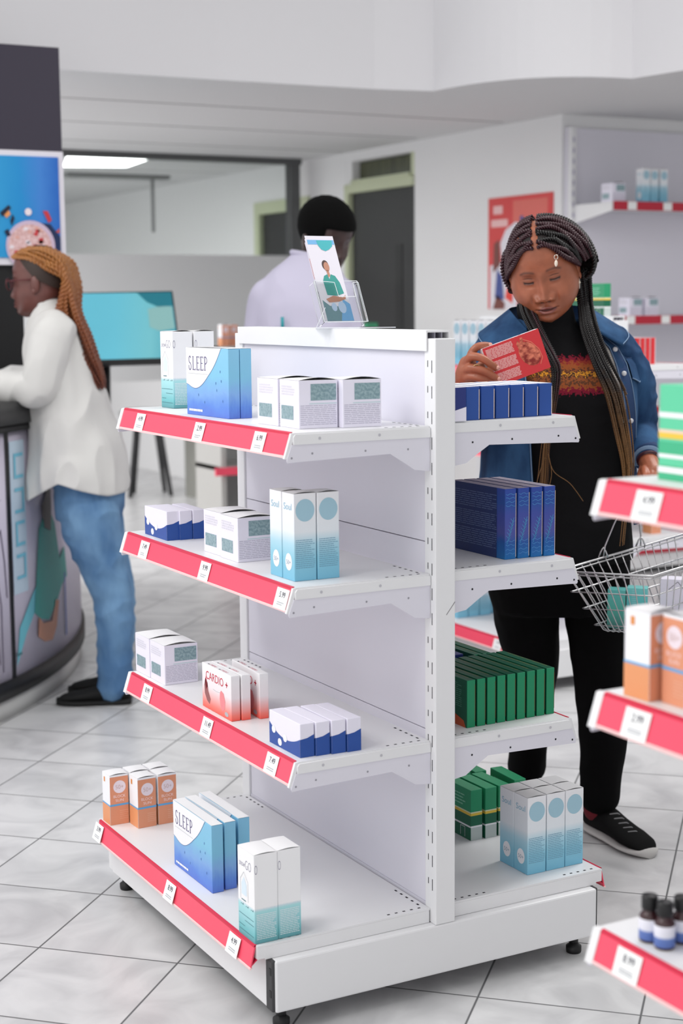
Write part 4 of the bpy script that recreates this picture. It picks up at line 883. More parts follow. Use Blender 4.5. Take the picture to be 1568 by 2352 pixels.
TS = T.copy(); TS.translation = T.translation+exv.cross(upv)*0.002; put_poly(q, [(0.46, 0.334), (0.617, 0.334), (0.617, 0.265), (0.55, 0.26), (0.50, 0.285)], mat('deep teal picture', (20, 128, 146), 0.3), TS); put_poly(q, [(0.50, 0.16), (0.50, 0.25), (0.56, 0.265), (0.612, 0.26), (0.612, 0.15), (0.54, 0.14)], mat('pale mint picture', (148, 200, 198), 0.3), TS)
q.build('display_panel', sc)
q = MB(); q.tube([(-0.04, 0.02, 0.02), (-0.04, 0.10, 1.23)], 0.03, mat('black kiosk pole', (30, 30, 32), 0.4), 14); q.build('pole', sc)
q = MB(); q.lathe([(0.07, 0), (0.07, 0.012), (0.045, 0.02)], MAT['black kiosk pole'], 28); q.build('base_plate', sc)

# ---------------------------------------------------------------- far display rack, stool, cabinet
dr = thing('display_rack', 'white display rack with red price rails, blurred behind the gondola', 'shelf', (1.98, 5.45, 0))
for x in (0.0, 1.06):
    q = MB(); q.box(x, x+0.03, 0, 0.36, 0, 1.175, mat('grey painted rack', (176, 175, 172), 0.5)); q.build('side_panel', dr)
for z in (0.16, 0.50, 1.175):
    q = MB(); q.box(-0.0, 1.09, -0.02, 0.36, z-0.025, z, mat('grey painted rack', (176, 175, 172), 0.5)); s_ = q.build('shelf', dr)
    if z < 1: q = MB(); q.box(-0.05, 1.09, -0.034, -0.021, z-0.045, z+0.0, RED); q.build('price_rail', s_)
q = MB(); q.box(0.03, 1.06, 0.34, 0.355, 0, 1.15, mat('grey rack panel', (160, 160, 160), 0.5)); q.build('back_panel', dr)
put('sun', 2.02, 5.50, 1.175, 'orange and white box on the far rack beside the white coat, left of two', 'boxes on the far rack'); put('sun', 2.08, 5.52, 1.175, 'orange and white box on the far rack beside the white coat, right of two', 'boxes on the far rack')
q = MB(); q.tube([(0, 0, 0), (0.07, 0.0, 0.012)], 0.012, BLACK, 10); q.ball((0.0, 0, 0), 0.018, BLACK, sc=(1, 1, 0.7)); tag(q.build('barcode_scanner', None, (2.17, 5.50, 1.188)), 'small black scanner lying on the far rack by the white coat', 'scanner')
put('herb', 2.93, 5.50, 1.175, 'green box in front of the dark door, lying behind the gondola top', 'boxes on the far rack', -62)
bs = thing('bar_stool', 'stool with slim dark legs far behind the first shelf', 'stool', (2.66, 8.30, 0), 0)
DK = mat('dark stool leg', (50, 50, 52), 0.5)
for (a_, b2) in ((-0.10, -0.02), (0.10, -0.06), (-0.02, 0.14), (0.14, 0.12)):
    q = MB(); q.tube([(a_*1.5, b2*1.5, 0), (a_*0.75, b2*0.75, 0.60)], [0.016, 0.02], DK, 10); q.build('leg', bs)
q = MB(); q.lathe([(0.02, 0.59), (0.19, 0.60), (0.2, 0.625), (0.18, 0.645), (0.02, 0.65)], mat('grey stool seat', (150, 150, 150), 0.6), 24); q.build('seat', bs)
oc = thing('storage_cabinet', 'olive and grey cabinet standing far back behind the shelves', 'cabinet', (2.90, 7.75, 0))
q = MB(); q.box(0, 0.42, 0, 0.4, 0, 0.86, mat('warm grey cabinet', (140, 140, 134), 0.5)); q.build('body', oc)
q = MB(); q.box(0.06, 0.22, -0.012, -0.001, 0.02, 0.82, mat('olive cabinet door', (140, 142, 116), 0.5)); q.build('door', oc)

# ---------------------------------------------------------------- small dark bottles on the nearest shelving
GLB = mat('brown glass bottle', (58, 30, 34), 0.15, spec=0.6); CAPB = mat('black ribbed cap', (26, 26, 28), 0.4)
LBL = ramp_mat('white and blue bottle label', [(0.0, (84, 110, 178)), (0.42, (100, 126, 190)), (0.5, (226, 228, 240)), (1.0, (232, 232, 242))])
def bottle(x, y, label):
    t = thing('medicine_bottle', label, 'bottle', (x, y, HLs[2]+0.0003), random.random()*3, 'dark bottles on the nearest shelving')
    q = MB(); q.lathe([(0.0128, 0), (0.0142, 0.002), (0.0142, 0.036), (0.011, 0.041), (0.0085, 0.044), (0.0085, 0.050)], GLB, 20); q.build('glass_body', t)
    q = MB(); q.lathe([(0.01435, 0.004), (0.0145, 0.0045), (0.0145, 0.033), (0.01435, 0.0335)], LBL, 20); q.build('paper_label', t)
    q = MB(); q.lathe([(0.0112, 0.046), (0.0115, 0.048), (0.0115, 0.063), (0.0102, 0.065)], CAPB, 18); q.build('screw_cap', t)
for x, y, l in ((-0.2920, -1.0040, 'small dark bottle with a black cap, leftmost on the nearest shelf'), (-0.2900, -1.0335, 'small dark bottle standing foremost on the nearest shelf'), (-0.2560, -1.0290, 'small dark bottle behind the foremost one on the nearest shelf'), (-0.2440, -1.0640, 'small dark bottle cut by the picture edge on the nearest shelf')):
    bottle(x, y, l)
# ---------------------------------------------------------------- people: helpers
def catmull(pts, n=6):
    P = [np.array(p, float) for p in pts]; out = []
    for i in range(len(P)-1):
        p0 = P[max(i-1, 0)]; p1 = P[i]; p2 = P[i+1]; p3 = P[min(i+2, len(P)-1)]
        for k in range(n):
            t = k/n; out.append(0.5*((2*p1)+(-p0+p2)*t+(2*p0-5*p1+4*p2-p3)*t*t+(-p0+3*p1-3*p2+p3)*t**3))
    out.append(P[-1]); return out
def limb(q, pts, m, n=20, sub=6):
    """tapering limb: points are (x, y, z, radius); rounded ends"""
    c = catmull(pts, sub); q.tube([p[:3] for p in c], [p[3] for p in c], m, n)
    q.ball(pts[0][:3], pts[0][3]*0.995, m, n=n); q.ball(pts[-1][:3], pts[-1][3]*0.995, m, n=n)
def loft(q, rings, m, n=40, sub=5, ex=2.0, cap=True):
    """rings are (cx, cy, cz, rx, ry) horizontal ovals from bottom to top"""
    c = catmull(rings, sub); v = []; f = []
    for r in c:
        for k in range(n):
            a = 2*math.pi*k/n; s_, co = math.sin(a), -math.cos(a)
            s_ = math.copysign(abs(s_)**(2/ex), s_); co = math.copysign(abs(co)**(2/ex), co)
            v.append((r[0]+r[3]*s_, r[1]+r[4]*co, r[2]))
    for i in range(len(c)-1):
        for k in range(n): f.append((i*n+k, i*n+(k+1) % n, (i+1)*n+(k+1) % n, (i+1)*n+k))
    if cap: f.append(tuple(range(n))[::-1]); f.append(tuple((len(c)-1)*n+k for k in range(n)))
    q.add(v, f, m, True)
def fuse(q, name, m, parent, voxel, smooth=4, fold=None, fn=None):
    """melt the collected closed shapes into one continuous skin; fold = (scale, height) cloth wrinkles"""
    o = q.build('tmp'); md = o.modifiers.new('r', 'REMESH'); md.mode = 'VOXEL'; md.voxel_size = voxel; md.use_smooth_shade = True
    if smooth: sm = o.modifiers.new('s', 'SMOOTH'); sm.factor = 0.5; sm.iterations = smooth
    dg = bpy.context.evaluated_depsgraph_get(); me = bpy.data.meshes.new_from_object(o.evaluated_get(dg)); bpy.data.objects.remove(o)
    me.materials.clear(); me.materials.append(m)
    if fold or fn:
        me.update(); N_ = len(me.vertices); co = np.empty(N_*3); no = np.empty(N_*3)
        me.vertices.foreach_get('co', co); me.vertices.foreach_get('normal', no); co = co.reshape(-1, 3); no = no.reshape(-1, 3)
        if fold:
            k = fold[2] if len(fold) > 2 else (1, 1, 1); k = np.array(k)*fold[0]
            h = np.array([1-abs(noise.noise(p))*2 for p in map(Vector, co*k)]); co = co+no*(h*fold[1])[:, None]
        if fn: co = np.array([fn(Vector(p)) for p in co])
        me.vertices.foreach_set('co', co.ravel())
    me.polygons.foreach_set('material_index', [0]*len(me.polygons)); me.polygons.foreach_set('use_smooth', [True]*len(me.polygons)); me.update()
    r = bpy.data.objects.new(name, me); COL.objects.link(r); r.parent = parent; return r
def interp(x, xs, ys): return np.interp(x, xs, ys)

def skin_material(name, rgb, lip, brow_shade_rgb):
    m = mat(name, rgb, 0.40, spec=0.5, bump=(260, 0.06)); nt = m.node_tree; b = nt.nodes['Principled BSDF']; N = nt.nodes.new; L = nt.links.new
    at = N('ShaderNodeVertexColor'); at.layer_name = 'tint'; sp = N('ShaderNodeSeparateColor'); L(at.outputs[0], sp.inputs[0])
    tc = N('ShaderNodeTexCoord'); nz = N('ShaderNodeTexNoise'); nz.inputs['Scale'].default_value = 34; nz.inputs['Detail'].default_value = 4; L(tc.outputs['Object'], nz.inputs[0])
    r = N('ShaderNodeValToRGB'); r.color_ramp.elements[0].position = 0.3; r.color_ramp.elements[1].position = 0.75
    r.color_ramp.elements[0].color = (*lin([c*0.93 for c in rgb]), 1); r.color_ramp.elements[1].color = (*lin([min(255, c*1.06) for c in rgb]), 1); L(nz.outputs[0], r.inputs[0])
    cur = r.outputs[0]
    for ch, col in (('Red', lip), ('Green', brow_shade_rgb), ('Blue', (200, 140, 124))):
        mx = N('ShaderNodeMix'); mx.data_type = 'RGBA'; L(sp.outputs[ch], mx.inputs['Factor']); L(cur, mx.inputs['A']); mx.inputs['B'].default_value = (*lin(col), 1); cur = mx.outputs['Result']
    L(cur, b.inputs['Base Color']); return m

def head_geo(T, scale=1.0, full=1.0, fine=1.0, lids=True):
    """a head with eyes at z=0, face to -y: returns vertices, faces and tint per vertex"""
    nz, na = int(190*fine), int(200*fine)
    Z = [-.118, -.113, -.106, -.094, -.075, -.050, -.020, .015, .045, .075, .095, .107, .112]
    Wd = [.006, .022, .040, .055, .0655, .0715, .0725, .0720, .0700, .0605, .0455, .0270, .004]
    Fr = [.052, .066, .0745, .0800, .0825, .0825, .0800, .0815, .0825, .0735, .0560, .0310, .004]
    Bk = [-.040, -.020, .000, .030, .058, .078, .092, .102, .102, .090, .068, .038, .004]
    zs = -.118+(.230)*(np.linspace(0, 1, nz))
    u = np.linspace(-1, 1, na, endpoint=False); th = np.pi*(np.sign(u)*np.abs(u)**1.35)    # dense towards the front
    v = []; tint = []
    for z in zs:
        # smooth profile by averaging neighbours
        ws = [np.interp(z+d, Z, Wd) for d in (-.006, -.003, 0, .003, .006)]; fs = [np.interp(z+d, Z, Fr) for d in (-.006, -.003, 0, .003, .006)]; bs = [np.interp(z+d, Z, Bk) for d in (-.006, -.003, 0, .003, .006)]
        w_, f_, b_ = float(np.mean(ws))*(1+(full-1)*math.exp(-((z+.04)/.05)**2)), float(np.mean(fs)), float(np.mean(bs))
        s_ = np.sin(th); c_ = np.cos(th); ex = 2.25
        x = w_*np.sign(s_)*np.abs(s_)**(2/ex); y = np.where(c_ > 0, -f_*np.abs(c_)**(2/ex), b_*np.abs(c_)**(2/2.0))
        front = np.clip((c_-0.1)/0.5, 0, 1)
        g = lambda cx, cz, sx, sz: np.exp(-((x-cx)/sx)**2-((z-cz)/sz)**2)
        d = np.zeros_like(x); ax = np.abs(x)
        # nose
        if z > -.062:
            hgt = np.interp(z, [-.058, -.0525, -.048, -.041, -.030, -.012, .006, .02], [0, .0050, .0165, .0205, .0160, .0095, .0054, .001])
            wid = np.interp(z, [-.055, -.046, -.030, 0, .02], [.0140, .0132, .0098, .0080, .011])
            d += hgt*np.exp(-(x/wid)**2)
        d += .0115*(g(.0182, -.0450, .0072, .0075)+g(-.0182, -.0450, .0072, .0075))
        d -= .0050*(g(.0075, -.0535, .0035, .0022)+g(-.0075, -.0535, .0035, .0022))
        d -= .0045*(g(.0290, -.046, .0040, .010)+g(-.0290, -.046, .0040, .010))
        # eyes
        for e in (-1, 1):
            d -= .0075*g(e*.031, -.001, .017, .0125); d += .0065*g(e*.0315, -.0015, .0125, .0085)
            d -= .0016*np.exp(-((z-(.0062-((x-e*.031)/.03)**2*.010))/.0011)**2)*np.exp(-((x-e*.031)/.0135)**4)
            d -= .0020*np.exp(-((z-(-.0055+((x-e*.031)/.03)**2*.008))/.0010)**2)*np.exp(-((x-e*.031)/.0125)**4)
            d -= .0012*g(e*.028, -.0150, .014, .0035)
            d += .0030*g(e*.032, .0190, .018, .0065)
            d += .0060*g(e*.042, -.0420, .020, .020)*full
        # mouth
        bow = -.0655-.0022*np.exp(-(x/.0045)**2)*0+.0
        d += .0040*g(0, -.0720, .026, .016)
        d += .0052*np.exp(-((z+.0680-.0016*np.cos(x/.0052)*np.exp(-(x/.012)**2))/.0042)**2)*np.exp(-(x/.0195)**4)
        d += .0062*np.exp(-((z+.0795)/.0052)**2)*np.exp(-(x/.0165)**4)
        d -= .0048*np.exp(-((z+.0733+.0010*np.cos(x/.0065))/.0016)**2)*np.exp(-(x/.0220)**4)
        d -= .0022*(g(.0245, -.0735, .004, .004)+g(-.0245, -.0735, .004, .004))
        d -= .0022*g(0, -.0590, .0030, .0055)
        d -= .0035*g(0, -.0890, .017, .0038); d += .0055*g(0, -.1010, .017, .0105)
        y = y-d*front
        # tint: lips, brows, lash line, sliver of eye; shade painted into sockets, creases and nostrils
        lipm = np.exp(-((z+.0735)/.0098)**8)*np.clip((.0245*(1-np.abs((z+.0735)/.0125)**1.6)-ax)/.0030, 0, 1)
        brow_shade = 0
        ey = 0
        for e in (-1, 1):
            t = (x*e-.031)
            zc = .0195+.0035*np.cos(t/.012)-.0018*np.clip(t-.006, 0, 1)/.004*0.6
            brow_shade = brow_shade+.16*np.exp(-((x*e-.031)/.020)**2-((z-.002)/.011)**2)+.66*np.exp(-((z-zc)/.0034)**2)*np.clip((.0205-np.abs(t))/.006, 0, 1)  # first term is shade painted round the eye socket, second the brow
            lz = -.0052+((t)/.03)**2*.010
            brow_shade = brow_shade+1.0*np.exp(-((z-lz+.0006)/.0034)**2)*np.clip((.0140-np.abs(t))/.003, 0, 1)
            brow_shade = brow_shade+.65*np.exp(-((z-(.0062-(t/.03)**2*.010))/.0010)**2)*np.clip((.0125-np.abs(t))/.004, 0, 1)
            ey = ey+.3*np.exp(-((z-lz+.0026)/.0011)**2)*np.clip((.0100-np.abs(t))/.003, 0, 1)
        no = .95*(g(.0085, -.0535, .0046, .0022)+g(-.0085, -.0535, .0046, .0022)); cre = .9*np.exp(-((z+.0733+.0010*np.cos(x/.0065))/.0012)**2)*np.clip((.024-ax)/.004, 0, 1)  # dark painted into the nostrils and the crease of the lips
        brow_shade = np.clip(brow_shade+no+cre, 0, 1)*front; lipm = lipm*front; ey = (ey+.30*np.exp(-((z+.0800)/.0038)**2)*np.exp(-(x/.0155)**4))*front
        for i in range(na):
            v.append((x[i]*scale, y[i]*scale, z*scale)); tint.append((float(lipm[i]), float(brow_shade[i]) if np.ndim(brow_shade) else 0.0, float(ey[i]) if np.ndim(ey) else 0.0, 1.0))
    f = []
    for i in range(nz-1):
        for k in range(na): f.append((i*na+k, i*na+(k+1) % na, (i+1)*na+(k+1) % na, (i+1)*na+k))
    f.append(tuple(range(na))[::-1]); f.append(tuple((nz-1)*na+k for k in range(na)))
    v = [tuple(T @ Vector(p)) for p in v]
    return v, f, tint
def add_head(body, T, scale, full=1.0, fine=1.0):
    """join the modelled head to a fused body so that the person is one mesh"""
    me = body.data; n0 = len(me.vertices)
    v0 = [tuple(v.co) for v in me.vertices]; f0 = [tuple(p.vertices) for p in me.polygons]
    v, f, t = head_geo(T, scale, full, fine)
    # ears
    q = MB()
    for s_ in (-1, 1):
        q.ball((s_*.0775*scale, .012*scale, -.012*scale), .030*scale, MAT['black plastic'], T=T, n=14, sc=(.28, .55, 1.0)); q.ball((s_*.081*scale, .006*scale, -.036*scale), .010*scale, MAT['black plastic'], T=T, n=8, sc=(.5, .8, 1))
    n1 = n0+len(v)
    nm = bpy.data.meshes.new('body'); nm.from_pydata(v0+v+q.v, [], f0+[tuple(n0+j for j in g) for g in f]+[tuple(n1+j for j in g) for g in q.f])
    nm.materials.append(me.materials[0]); nm.polygons.foreach_set('use_smooth', [True]*len(nm.polygons))
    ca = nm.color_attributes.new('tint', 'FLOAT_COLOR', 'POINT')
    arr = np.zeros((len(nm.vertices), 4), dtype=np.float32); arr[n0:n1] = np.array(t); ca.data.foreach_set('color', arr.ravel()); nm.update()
    body.data = nm
def head_matrix(c, yaw, pitch, roll):
    return Matrix.Translation(c) @ Matrix.Rotation(R(roll), 4, 'Y') @ Matrix.Rotation(R(yaw), 4, 'Z') @ Matrix.Rotation(R(pitch), 4, 'X')
def twist(q, pts, rad, m, pitch=0.016, n=5):
    """two-strand twist along a path"""
    P = np.array(catmull(pts, 8)); seg = np.linalg.norm(np.diff(P, axis=0), axis=1); L_ = np.concatenate([[0], np.cumsum(seg)])
    if L_[-1] < 1e-5: return
    step = min(pitch/5, 0.0035) if pitch < 0.03 else 0.006; N_ = max(6, int(L_[-1]/step)); s_ = np.linspace(0, L_[-1], N_)
    C_ = np.stack([np.interp(s_, L_, P[:, k]) for k in range(3)], 1)
    rr = np.interp(s_/L_[-1], np.linspace(0, 1, len(rad)), rad) if hasattr(rad, '__len__') else np.full(N_, rad)
    t = np.gradient(C_, axis=0); t /= np.linalg.norm(t, axis=1)[:, None]+1e-9
    ref = np.cross(t, np.array([0.3, 0.5, 0.81])); ref /= np.linalg.norm(ref, axis=1)[:, None]+1e-9; bi = np.cross(t, ref)
    for ph in (0, math.pi):
        a = 2*math.pi*s_/pitch+ph
        c2 = C_+(ref*np.cos(a)[:, None]+bi*np.sin(a)[:, None])*(rr*0.5)[:, None]
        ang = np.arange(n)*2*math.pi/n
        V = c2[:, None, :]+(ref[:, None, :]*np.cos(ang)[None, :, None]+bi[:, None, :]*np.sin(ang)[None, :, None])*(rr*0.62)[:, None, None]
        k0 = len(q.v); q.v.extend(map(tuple, V.reshape(-1, 3))); i_ = q.mi(m)
        for i in range(N_-1):
            for k in range(n): q.f.append((k0+i*n+k, k0+i*n+(k+1) % n, k0+(i+1)*n+(k+1) % n, k0+(i+1)*n+k)); q.fm.append(i_); q.sm.append(True)
def shoe(name, parent, heel, toe, upper_m, sole_m, width=0.046, lace_m=None, low=False):
    """trainer from heel to toe along the floor"""
    h = Vector(heel); d = Vector(toe)-h; Ln = d.length; d.normalize(); sd = Vector((-d.y, d.x, 0))
    T = Matrix((d, sd, Vector((0, 0, 1)))).transposed().to_4x4(); T.translation = h
    root = None
    prof_w = [(0, .55), (.06, .72), (.2, .78), (.45, .82), (.7, 1.0), (.85, .92), (.95, .66), (1.0, .30)]
    prof_h = [(0, .062), (.06, .074), (.2, .080), (.32, .082), (.45, .070), (.6, .056), (.75, .046), (.9, .037), (1.0, .022)] if not low else [(0, .062), (.2, .072), (.35, .070), (.6, .054), (.8, .044), (.95, .034), (1, .02)]
    def body(z0, f_h, grow, m, nm, par):
        q = MB(); v = []; f = []; n = 18; N_ = 26
        for i in range(N_+1):
            t = i/N_; wv = np.interp(t, *zip(*prof_w))*width+grow; hh = f_h(t)
            for k in range(n):
                a = 2*math.pi*k/n; yy = wv*math.sin(a); zz = (1+math.cos(a))/2
                zz = z0+(hh-z0)*(zz**0.75)
                v.append(((t*1.0)*(Ln+2*grow)-grow, math.copysign(abs(math.sin(a))**0.8, math.sin(a))*wv, zz))
        for i in range(N_):
            for k in range(n): f.append((i*n+k, i*n+(k+1) % n, (i+1)*n+(k+1) % n, (i+1)*n+k))
        f.append(tuple(range(n))[::-1]); f.append(tuple(N_*n+k for k in range(n)))
        q.add(v, f, m, True, T); return q.build(nm, par)
    up_s = body(0.012, lambda t: float(np.interp(t, *zip(*prof_h))), 0.0, upper_m, name, parent)
    body(0.0, lambda t: float(np.interp(t, [0, .15, .5, .8, 1], [.026, .022, .020, .022, .026])), 0.004, sole_m, 'sole', up_s)
    if lace_m:
        for i in range(5):
            t = .40+i*.075; hh = float(np.interp(t, *zip(*prof_h)))
            q = MB(); q.tube([(t*Ln-.006, -.022, hh-.010), (t*Ln, -.010, hh-.001), (t*Ln+.004, .010, hh-.001), (t*Ln+.008, .022, hh-.010)], .0022, lace_m, 6, T=T); q.build('lace', up_s)
    return up_s
DENIM = mat('mid blue denim', (52, 90, 130), 0.8, noise_mix=((22, 50, 86), 7, (1.5, 1.5, .7)), bump=(420, 0.25, (1, 1, 0.25)), spec=0.2)
DENIML = mat('pale stitching', (120, 146, 176), 0.8)
DENIMD = mat('deep blue denim seam', (28, 56, 96), 0.8, bump=(420, 0.2))
BLK = mat('black cotton', (15, 15, 17), 0.85, spec=0.15, bump=(60, 0.2))
BLKK = mat('black trousers cloth', (8, 8, 9), 0.9, spec=0.1, bump=(30, 0.25))
SHOEB = mat('black mesh trainer', (10, 10, 11), 0.8, spec=0.15, bump=(500, 0.3)); SOLE = mat('light grey rubber sole', (196, 194, 192), 0.6)

# ---------------------------------------------------------------- woman in the denim jacket
WM = thing('person', 'woman with dark braids in a denim jacket reading a red box', 'person', (0.8171, 0.6932, 0), -YAW)
SK1 = skin_material('warm brown skin', (160, 93, 66), (124, 66, 60), (34, 19, 16))
HT = head_matrix((-.070, -.085, 1.490), -13, 20, -10); HS = 1.06
q = MB()
limb(q, [(-.045, -.005, 1.28, .062), (-.052, -.025, 1.34, .058), (-.062, -.055, 1.40, .056), (-.066, -.065, 1.44, .05)], SK1)
loft(q, [(-.015, .01, .66, .13, .09), (-.015, 0, .75, .155, .11), (-.015, 0, .95, .145, .11), (-.02, -.02, 1.12, .155, .11), (-.025, -.01, 1.24, .15, .09), (-.03, 0, 1.30, .11, .07), (-.04, -.01, 1.33, .06, .055)], SK1, 28)
for x0, kn, an, ft in ((-.095, (-.072, .05, .46), (-.072, .165, .10), (-.078, .08, .024)), (.080, (.100, -.03, .44), (.094, -.055, .10), (.150, -.15, .024))):
    limb(q, [(x0, .01, .64, .066), (*kn, .050), ((kn[0]+an[0])/2, (kn[1]+an[1])/2+.01, .28, .044), (*an, .032), (an[0]*.6+ft[0]*.4, an[1]*.6+ft[1]*.4, .042, .022), (*ft, .016)], SK1, 16)
# her right arm up to the box, left arm down to the basket
limb(q, [(-.185, .0, 1.265, .052), (-.235, -.01, 1.17, .047), (-.272, -.045, 1.085, .040), (-.278, -.15, 1.135, .036), (-.276, -.262, 1.185, .025)], SK1, 16)
limb(q, [(.135, .0, 1.265, .052), (.185, .03, 1.16, .046), (.200, .045, 1.075, .038), (.199, -.04, 1.040, .032), (.198, -.115, 1.003, .026)], SK1, 16)
bd = fuse(q, 'body', SK1, WM, 0.008, 3)
# hands, fused finely and joined to the body
hq = MB()
limb(hq, [(-.277, -.255, 1.183, .024), (-.279, -.285, 1.210, .026), (-.279, -.303, 1.235, .027), (-.276, -.308, 1.258, .022)], SK1, 14)
limb(hq, [(-.270, -.298, 1.232, .022), (-.274, -.312, 1.262, .014)], SK1, 12)
FN = [[(-.270, -.305, 1.262, .0120), (-.268, -.320, 1.284, .0105), (-.256, -.326, 1.300, .0095), (-.238, -.322, 1.304, .0088), (-.226, -.317, 1.3035, .0078)],
      [(-.281, -.308, 1.256, .0125), (-.271, -.339, 1.277, .0108), (-.247, -.3535, 1.275, .0098), (-.224, -.3530, 1.260, .0090), (-.212, -.3480, 1.2515, .0078)],
      [(-.284, -.308, 1.239, .0125), (-.272, -.342, 1.251, .0108), (-.246, -.3550, 1.246, .0098), (-.221, -.3500, 1.233, .0090), (-.209, -.3450, 1.2255, .0078)],
      [(-.284, -.305, 1.222, .0115), (-.272, -.335, 1.230, .0098), (-.250, -.3480, 1.226, .0088), (-.230, -.3440, 1.217, .0080), (-.222, -.3410, 1.2130, .0070)]]
for fpts in FN: limb(hq, fpts, SK1, 12)
limb(hq, [(-.272, -.285, 1.215, .015), (-.258, -.280, 1.238, .0125), (-.236, -.281, 1.258, .0110), (-.215, -.278, 1.268, .0090)], SK1, 12)
# left hand closed round the basket handle
limb(hq, [(.198, -.110, 1.005, .025), (.199, -.135, .992, .027), (.203, -.158, .978, .026)], SK1, 14)
for i in range(4):
    y_ = 0; bx_ = .178+i*.0165
    limb(hq, [(bx_+.002, -.160, .986, .0112), (bx_+.001, -.182, .974, .0102), (bx_, -.186, .954, .0096), (bx_, -.170, .942, .0090), (bx_, -.156, .950, .0080)], SK1, 12)
limb(hq, [(.182, -.140, .985, .0135), (.172, -.165, .968, .0118), (.178, -.190, .955, .0100), (.188, -.197, .948, .0085)], SK1, 12)
h2 = fuse(hq, 'hands', SK1, WM, 0.0026, 3)
a_v = [tuple(v.co) for v in bd.data.vertices]; a_f = [tuple(p.vertices) for p in bd.data.polygons]
b_v = [tuple(v.co) for v in h2.data.vertices]; b_f = [tuple(len(a_v)+j for j in p.vertices) for p in h2.data.polygons]
nm = bpy.data.meshes.new('body'); nm.from_pydata(a_v+b_v, [], a_f+b_f); nm.materials.append(SK1); bd.data = nm; bpy.data.objects.remove(h2)
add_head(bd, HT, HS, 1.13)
NAILM = mat('pale pink fingernail', (212, 160, 146), 0.3)
for c_, sz in (((-.2235, -.3235, 1.306), (.0050, .003, .0045)), ((-.2085, -.3545, 1.2520), (.0045, .0028, .0048)), ((-.2055, -.3515, 1.2255), (.0045, .0028, .0046)), ((.190, -.2045, .950), (.005, .003, .006))):
    q = MB(); q.ball(c_, 1.0, NAILM, n=12, sc=sz); q.build('fingernail', bd)
q = MB(); q.tube([(-.2585+.0118*0.9*math.sin(a), -.3485-.0105*math.cos(a)*0.95, 1.2490+.0118*math.sin(a+1.57)*0.9) for a in [2*math.pi*i/18 for i in range(18)]], .0014, mat('gold ring metal', (200, 170, 120), 0.25, 1.0), 6, closed=True); q.build('finger_ring', WM)
# trousers
q = MB()
loft(q, [(-.012, .0, .60, .168, .120), (-.014, .0, .68, .188, .135), (-.014, .0, .78, .188, .137), (-.014, .0, .90, .172, .13)], BLKK, 30)
limb(q, [(-.098, .0, .655, .090), (-.090, .025, .56, .083), (-.073, .055, .46, .0715), (-.072, .10, .33, .062), (-.072, .145, .21, .053), (-.073, .160, .13, .054)], BLKK, 22)
limb(q, [(.085, .0, .655, .090), (.096, -.012, .54, .082), (.101, -.03, .42, .0725), (.105, -.045, .29, .064), (.098, -.055, .16, .053), (.096, -.058, .105, .051)], BLKK, 22)
fuse(q, 'trousers', BLKK, WM, 0.007, 4, (13, 0.0035, (1, 1, 0.7)))
shoe('trainer', WM, (.078, -.010, 0), (.196, -.236, 0), SHOEB, SOLE, .047, mat('black grey lace', (120, 120, 122), 0.7))
shoe('trainer', WM, (-.072, .205, 0), (-.088, -.045, 0), SHOEB, SOLE, .047, MAT['black grey lace'])
q = MB(); limb(q, [(.094, -.055, .075, .042), (.094, -.055, .11, .041)], mat('dark red sock', (112, 22, 36), 0.8), 16); q.build('sock', WM)
